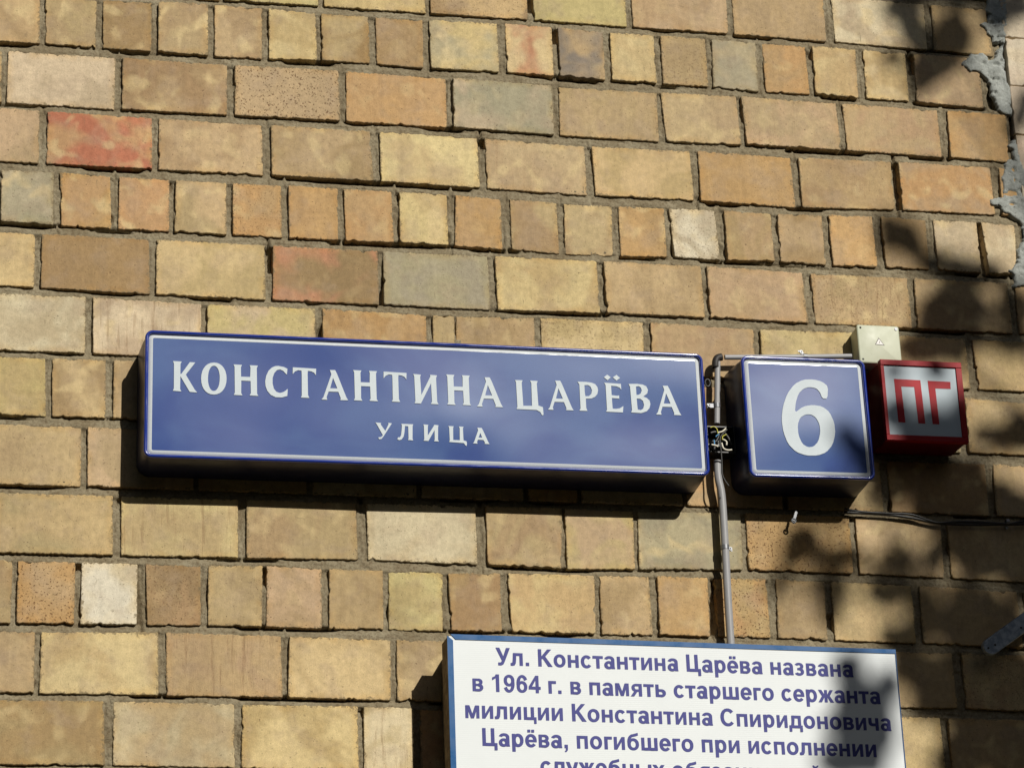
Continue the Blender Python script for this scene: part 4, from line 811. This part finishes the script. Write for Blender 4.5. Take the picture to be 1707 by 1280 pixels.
el = empty("pipe_elbow", (ELB[0][0], -ELB[0][2], H0 - ELB[0][1]), "dark broken elbow fitting joining the upright and level conduits", "pipe fitting")
g = G_(); g.tube(smooth_path([(a, -z, H0 - b) for a, b, z in ELB], 4), 0.0088, 14, False); o = g.build("elbow", PVCD, el, True)
md = o.modifiers.new("wall", 'SOLIDIFY'); md.thickness = 0.0012
# open wiring box with its wires
P0 = JB[0]; P2 = JB[2]
wb = empty("open_wiring_box", W((P0[0] + P2[0]) / 2, (P0[1] + P2[1]) / 2, 0), "small black wiring box without lid, tangled wires showing between the blue signs", "box")
BLK = plain("black plastic", (26, 26, 27), 0.4, var=0.1)
u0, v0, u1, v1 = P0[0] - 0.004, P0[1], P2[0], P2[1]
g = G_()
t_ = 0.0025
def wbox(g, a, b, c, d, z0, z1): g.loft([[W(x, y, z) for x, y in ((a, c), (b, c), (b, d), (a, d))] for z in (z0, z1)])
wbox(g, u0, u1, v0, v1, 0.003, 0.006); g.build("back_plate", BLK, wb)
for (a, b, c, d) in ((u0, u1, v0, v0 + t_), (u0, u1, v1 - t_, v1), (u0, u0 + t_, v0 + t_ + .0003, v1 - t_ - .0003), (u1 - t_, u1, v0 + t_ + .0003, v1 - t_ - .0003)):
    g = G_(); wbox(g, a, b, c, d, 0.0063, 0.050); g.build("side_panel", BLK, wb)
WM = {'black': plain("black cable sheath", (34, 33, 32), 0.45), 'white': plain("white wire", (214, 208, 190), 0.4), 'yellow': plain("yellow green wire", (196, 190, 60), 0.4), 'blue': plain("blue wire", (70, 140, 190), 0.4)}
for k, ls in WIRES.items():
    for l in ls:
        g = G_(); g.tube(smooth_path([(a, -z, H0 - b) for a, b, z in l], 6), {'black': 0.0034, 'white': 0.0019, 'yellow': 0.0011, 'blue': 0.0013}[k] * (0.6 if (k == 'black' and len(l) > 6) else 1), 8)
        g.build("wire", WM[k], wb, True)
g = G_(); wbox(g, (u0 + u1) / 2 - 0.016, (u0 + u1) / 2 + 0.006, (v0 + v1) / 2 - 0.002, (v0 + v1) / 2 + 0.012, 0.0062, 0.035); g.build("terminal_block", plain("grey terminal block", (90, 92, 88), 0.5), wb)
# black cable to the right
cb = empty("black_cable", (CAB[0][0], -CAB[0][2], H0 - CAB[0][1]), "sagging black cable leaving the number 6 box to the right along a joint", "cable")
p = [(a, -z, H0 - b) for a, b, z in CAB]
g = G_(); g.tube(smooth_path(p, 5), 0.0038, 10); g.build("cable", WM['black'], cb, True)
g = G_(); g.tube(smooth_path([(x, y - 0.003, z + 0.0035 + (0.004 * math.sin(x * 40))) for x, y, z in p], 5), 0.0026, 10); g.build("cable", WM['black'], cb, True)
c = CLIP4[0]; g = G_(); g.tube([(c[0] - 0.004, -c[2], H0 - c[1]), (c[0] + 0.004, -c[2], H0 - c[1])], 0.0068, 12); o = g.build("cable_clip", STEEL, cb)
g = G_(); g.disc((c[0], -0.004, H0 - c[1] - 0.012), (0, -1, 0), 0.004, 0.004); g.build("screw", STEEL, cb)
# little hanging clip under the six box
a, b = HANG; hg = empty("hanging_clip", W(a[0], a[1], 0), "small bright metal strap hanging below the number 6 box", "bracket")
A = Vector((a[0], -0.03, H0 - a[1])); B = Vector((b[0], -0.03, H0 - b[1])); d = (B - A).normalized(); n = d.cross(Vector((0, 1, 0)))
g = G_(); g.loft([[A + n * 0.003 + Vector((0, q, 0)), A - n * 0.003 + Vector((0, q, 0)), B - n * 0.003 + Vector((0, q, 0)), B + n * 0.003 + Vector((0, q, 0))] for q in (-0.001, 0.001)]); g.build("strap", STEEL, hg)
g = G_()
ring = [B + Vector((math.cos(t) * 0.005, -0.001, math.sin(t) * 0.005)) for t in [2 * math.pi * k / 16 for k in range(17)]]
g.tube(ring, 0.0019, 8, False); g.build("eyelet", STEEL, hg, True)
g = G_(); g.tube([A + Vector((0, 0, 0.002)), A + Vector((0, 0.03, 0.002))], 0.002, 8); g.build("pin", STEEL, hg)
# dark staple ring beside the street sign
c = RING[0]; rg_ = empty("mounting_lug", W(c[0], c[1], 0), "small dark mounting lug at right side of the street name sign", "bracket")
g = G_(); ring = [Vector((c[0] + math.cos(t) * 0.006, -0.04, H0 - c[1] + math.sin(t) * 0.009)) for t in [2 * math.pi * k / 16 for k in range(17)]]
g.tube(ring, 0.002, 8, False); g.tube([(c[0] - 0.006, -0.04, H0 - c[1]), (c[0] - 0.03, -0.03, H0 - c[1])], 0.003, 8); g.build("lug", BLK, rg_, True)
# galvanised arm at the lower right
arm = empty("steel_arm", W(ARM[0][0], ARM[0][1], 0), "pale galvanised steel arm with round drilled end at lower right", "bracket")
A = Vector((ARM[0][0], -0.06, H0 - ARM[0][1])); B = Vector((ARM[2][0], -0.06, H0 - ARM[2][1])); d = (B - A).normalized(); n = Vector((0, -1, 0)).cross(d).normalized()
hw = 0.0195; out = [B + n * hw]
for k in range(13):
    t = math.pi * k / 12; out.append(A + n * hw * math.cos(t) - d * hw * math.sin(t) + d * 0.008)
out.append(B - n * hw)
def outl(s, y):
    c0 = A; r_ = []
    for p in out:
        q = p - A; r_.append(A + d * (q.dot(d) + (1 - s) * 0.019 * (1 if q.dot(d) < 0.02 else 0)) + n * q.dot(n) * s + Vector((0, y, 0)))
    return r_
g = G_(); g.loft([outl(1, 0.006), outl(1, -0.004), outl(0.93, -0.006)]); autosmooth(g.build("bar", GALV, arm), 40)
for h_ in HOLES:
    g = G_(); g.disc((h_[0], -0.0662, H0 - h_[1]), (0, -1, 0), 0.0026, 0.0006); g.build("bolt_hole", DARK, arm)
g = G_(); g.tube([B, B + Vector((0.0, 0.055, 0))], 0.012, 12); g.build("standoff", GALV, arm)

# ---------------------------------------------------------------- tree whose foliage shades the right of the wall
BARK = plain("bark", (82, 70, 58), 0.9, var=0.25, vs=30, bmp=0.6)
LEAF, nd, lk, bs = mat("lime leaf")
oi = N(nd, "ShaderNodeNewGeometry"); tc = N(nd, "ShaderNodeTexCoord")
c = mix(nd, lk, noise(nd, lk, tc.outputs["Object"], 3, 2), lin((52, 84, 30)), lin((84, 110, 44)))
lk.new(c, bs.inputs["Base Color"]); bs.inputs["Roughness"].default_value = 0.5
tr = empty("lime_tree", (5.4, -8.2, 0), "leafy lime tree standing in front of the wall at right, shading it", "tree")
lr = random.Random(21)
leaves = G_()
def leaf(c, s, rg):
    a = Vector((rg.gauss(0, 1), rg.gauss(0, 1), rg.gauss(0, 1))).normalized()
    # leaves hang roughly broadside to the light
    nrm = (SUN + a * 0.45).normalized(); x = nrm.cross(Vector((rg.gauss(0, 1), rg.gauss(0, 1), rg.gauss(0, 1)))).normalized(); y = nrm.cross(x)
    c = Vector(c)
    leaves.add([c - x * s * 0.5, c - x * s * 0.15 + y * s * 0.36, c + x * s * 0.2 + y * s * 0.30, c + x * s * 0.55, c + x * s * 0.2 - y * s * 0.30, c - x * s * 0.15 - y * s * 0.36], [(0, 1, 2, 3, 4, 5)])
nodes_ = []
def sunpt(u, v, t): p = Vector(W(u, v)); return p + SUN * t
DARK_E = [(cu / 1000, cv / 1000, ru / 1000 * 1.34, rv / 1000 * 1.34, math.radians(an)) for cu, cv, ru, rv, an in SH]
LITE_E = [(cu / 1000, cv / 1000, ru / 1000, rv / 1000, math.radians(an)) for cu, cv, ru, rv, an in LT]
def inel(u, v, E, k=1.0):
    du, dv = u - E[0], v - E[1]; ca, sa = math.cos(E[4]), math.sin(E[4])
    return ((du * ca + dv * sa) / (E[2] * k)) ** 2 + ((-du * sa + dv * ca) / (E[3] * k)) ** 2 < 1
for E_ in DARK_E:
    t = 7.0 + lr.uniform(-0.8, 0.8); nodes_.append(sunpt(E_[0], E_[1], t))
    n = int(E_[2] * E_[3] * 3.14 / 0.0011 * LEAF_N) + 3; ca, sa = math.cos(E_[4]), math.sin(E_[4])
    for _ in range(n):
        r_ = math.sqrt(lr.random()); ph = lr.uniform(0, 6.283); s = lr.uniform(0.045, 0.078)
        x, y = r_ * math.cos(ph) * max(E_[2] - s * 0.25, 0.005), r_ * math.sin(ph) * max(E_[3] - s * 0.25, 0.005)
        u, v = E_[0] + x * ca - y * sa, E_[1] + x * sa + y * ca
        if any(inel(u, v, L_) for L_ in LITE_E): continue
        leaf(sunpt(u, v, t + lr.uniform(-0.3, 0.3)), s, lr)
# crown beyond the picture, to the right and lower right
for _ in range(12000):
    u = lr.uniform(1.0, 4.2); v = lr.uniform(-1.6, 3.6)
    if lr.random() > 0.75 and u < 1.4: continue
    leaf(sunpt(u + 0.15, v, lr.uniform(6.2, 10.0)), lr.uniform(0.08, 0.13), lr)
mesh("crown", leaves.v, leaves.f, LEAF, tr)["kind"] = "stuff"
g = G_()
top = Vector((5.0, -7.4, 7.2))
g.tube(smooth_path([(5.4, -8.2, 0), (5.35, -8.1, 1.8), (5.2, -7.8, 4.2), top], 5), [0.24 - 0.0085 * k for k in range(16)], 14); g.build("trunk", BARK, tr, True)
for i, q in enumerate(nodes_[::5]):
    s0 = Vector((5.2, -7.8, 4.2 + (i % 5) * 0.45)); md_ = (s0 + q) / 2 + Vector((0.3, -0.1, 0.25))
    g = G_(); g.tube(smooth_path([s0, md_, q + Vector((0.1, -0.05, 0.02))], 5), [0.05 - 0.0042 * k for k in range(11)], 7); g.build("branch", BARK, tr, True)

# unseen trees added behind and beside the camera to cut sky light on the wall
belt = G_(); br = random.Random(8)
spots_ = [(-34 + k * 4.6, -15.5, 7.6 if abs(-34 + k * 4.6 - 6) < 9 else 12.5) for k in range(16)] + [(-6.8, -7.6, 11), (-10.5, -6.0, 12.5), (-13.5, -9.5, 14), (-8.6, -11.5, 14.5), (-4.6, -11.0, 12), (11.8, -6.5, 12), (13.5, -10.5, 13), (10.5, -12.5, 10.5)]
kinds = ["row of", "tall"]
for k, (cx, cy, hh_) in enumerate(spots_):
    cx += br.uniform(-0.6, 0.6); cy -= br.uniform(0, 2.5) if k < 16 else 0; top_ = hh_ + br.uniform(-0.6, 0.6); rad = br.uniform(2.4, 3.0) if k >= 16 else br.uniform(2.8, 3.6)
    leaves = G_()
    for _ in range(2600):
        a, b, c_ = br.gauss(0, 0.5), br.gauss(0, 0.5), br.uniform(-1, 1)
        leaf((cx + max(-1.1, min(1.1, a)) * rad * (1.1 - 0.3 * abs(c_)), cy + max(-1.1, min(1.1, b)) * rad, top_ * 0.56 + c_ * top_ * 0.42), br.uniform(0.35, 0.6), br)
    far = k < 16
    t = empty("added_yard_tree", (cx, cy, 0), "unseen leafy tree added in a far row to block sky light" if far else "unseen tall dense tree added close by to block sky light", "tree", "far row of added trees" if far else "tall added trees close by")
    mesh("crown", leaves.v, leaves.f, LEAF, t)["kind"] = "stuff"
    g = G_(); g.tube([(cx, cy, 0), (cx + 0.1, cy, 2.2), (cx, cy, top_ * 0.6)], [0.22, 0.17, 0.08], 9); g.build("trunk", BARK, t, True)
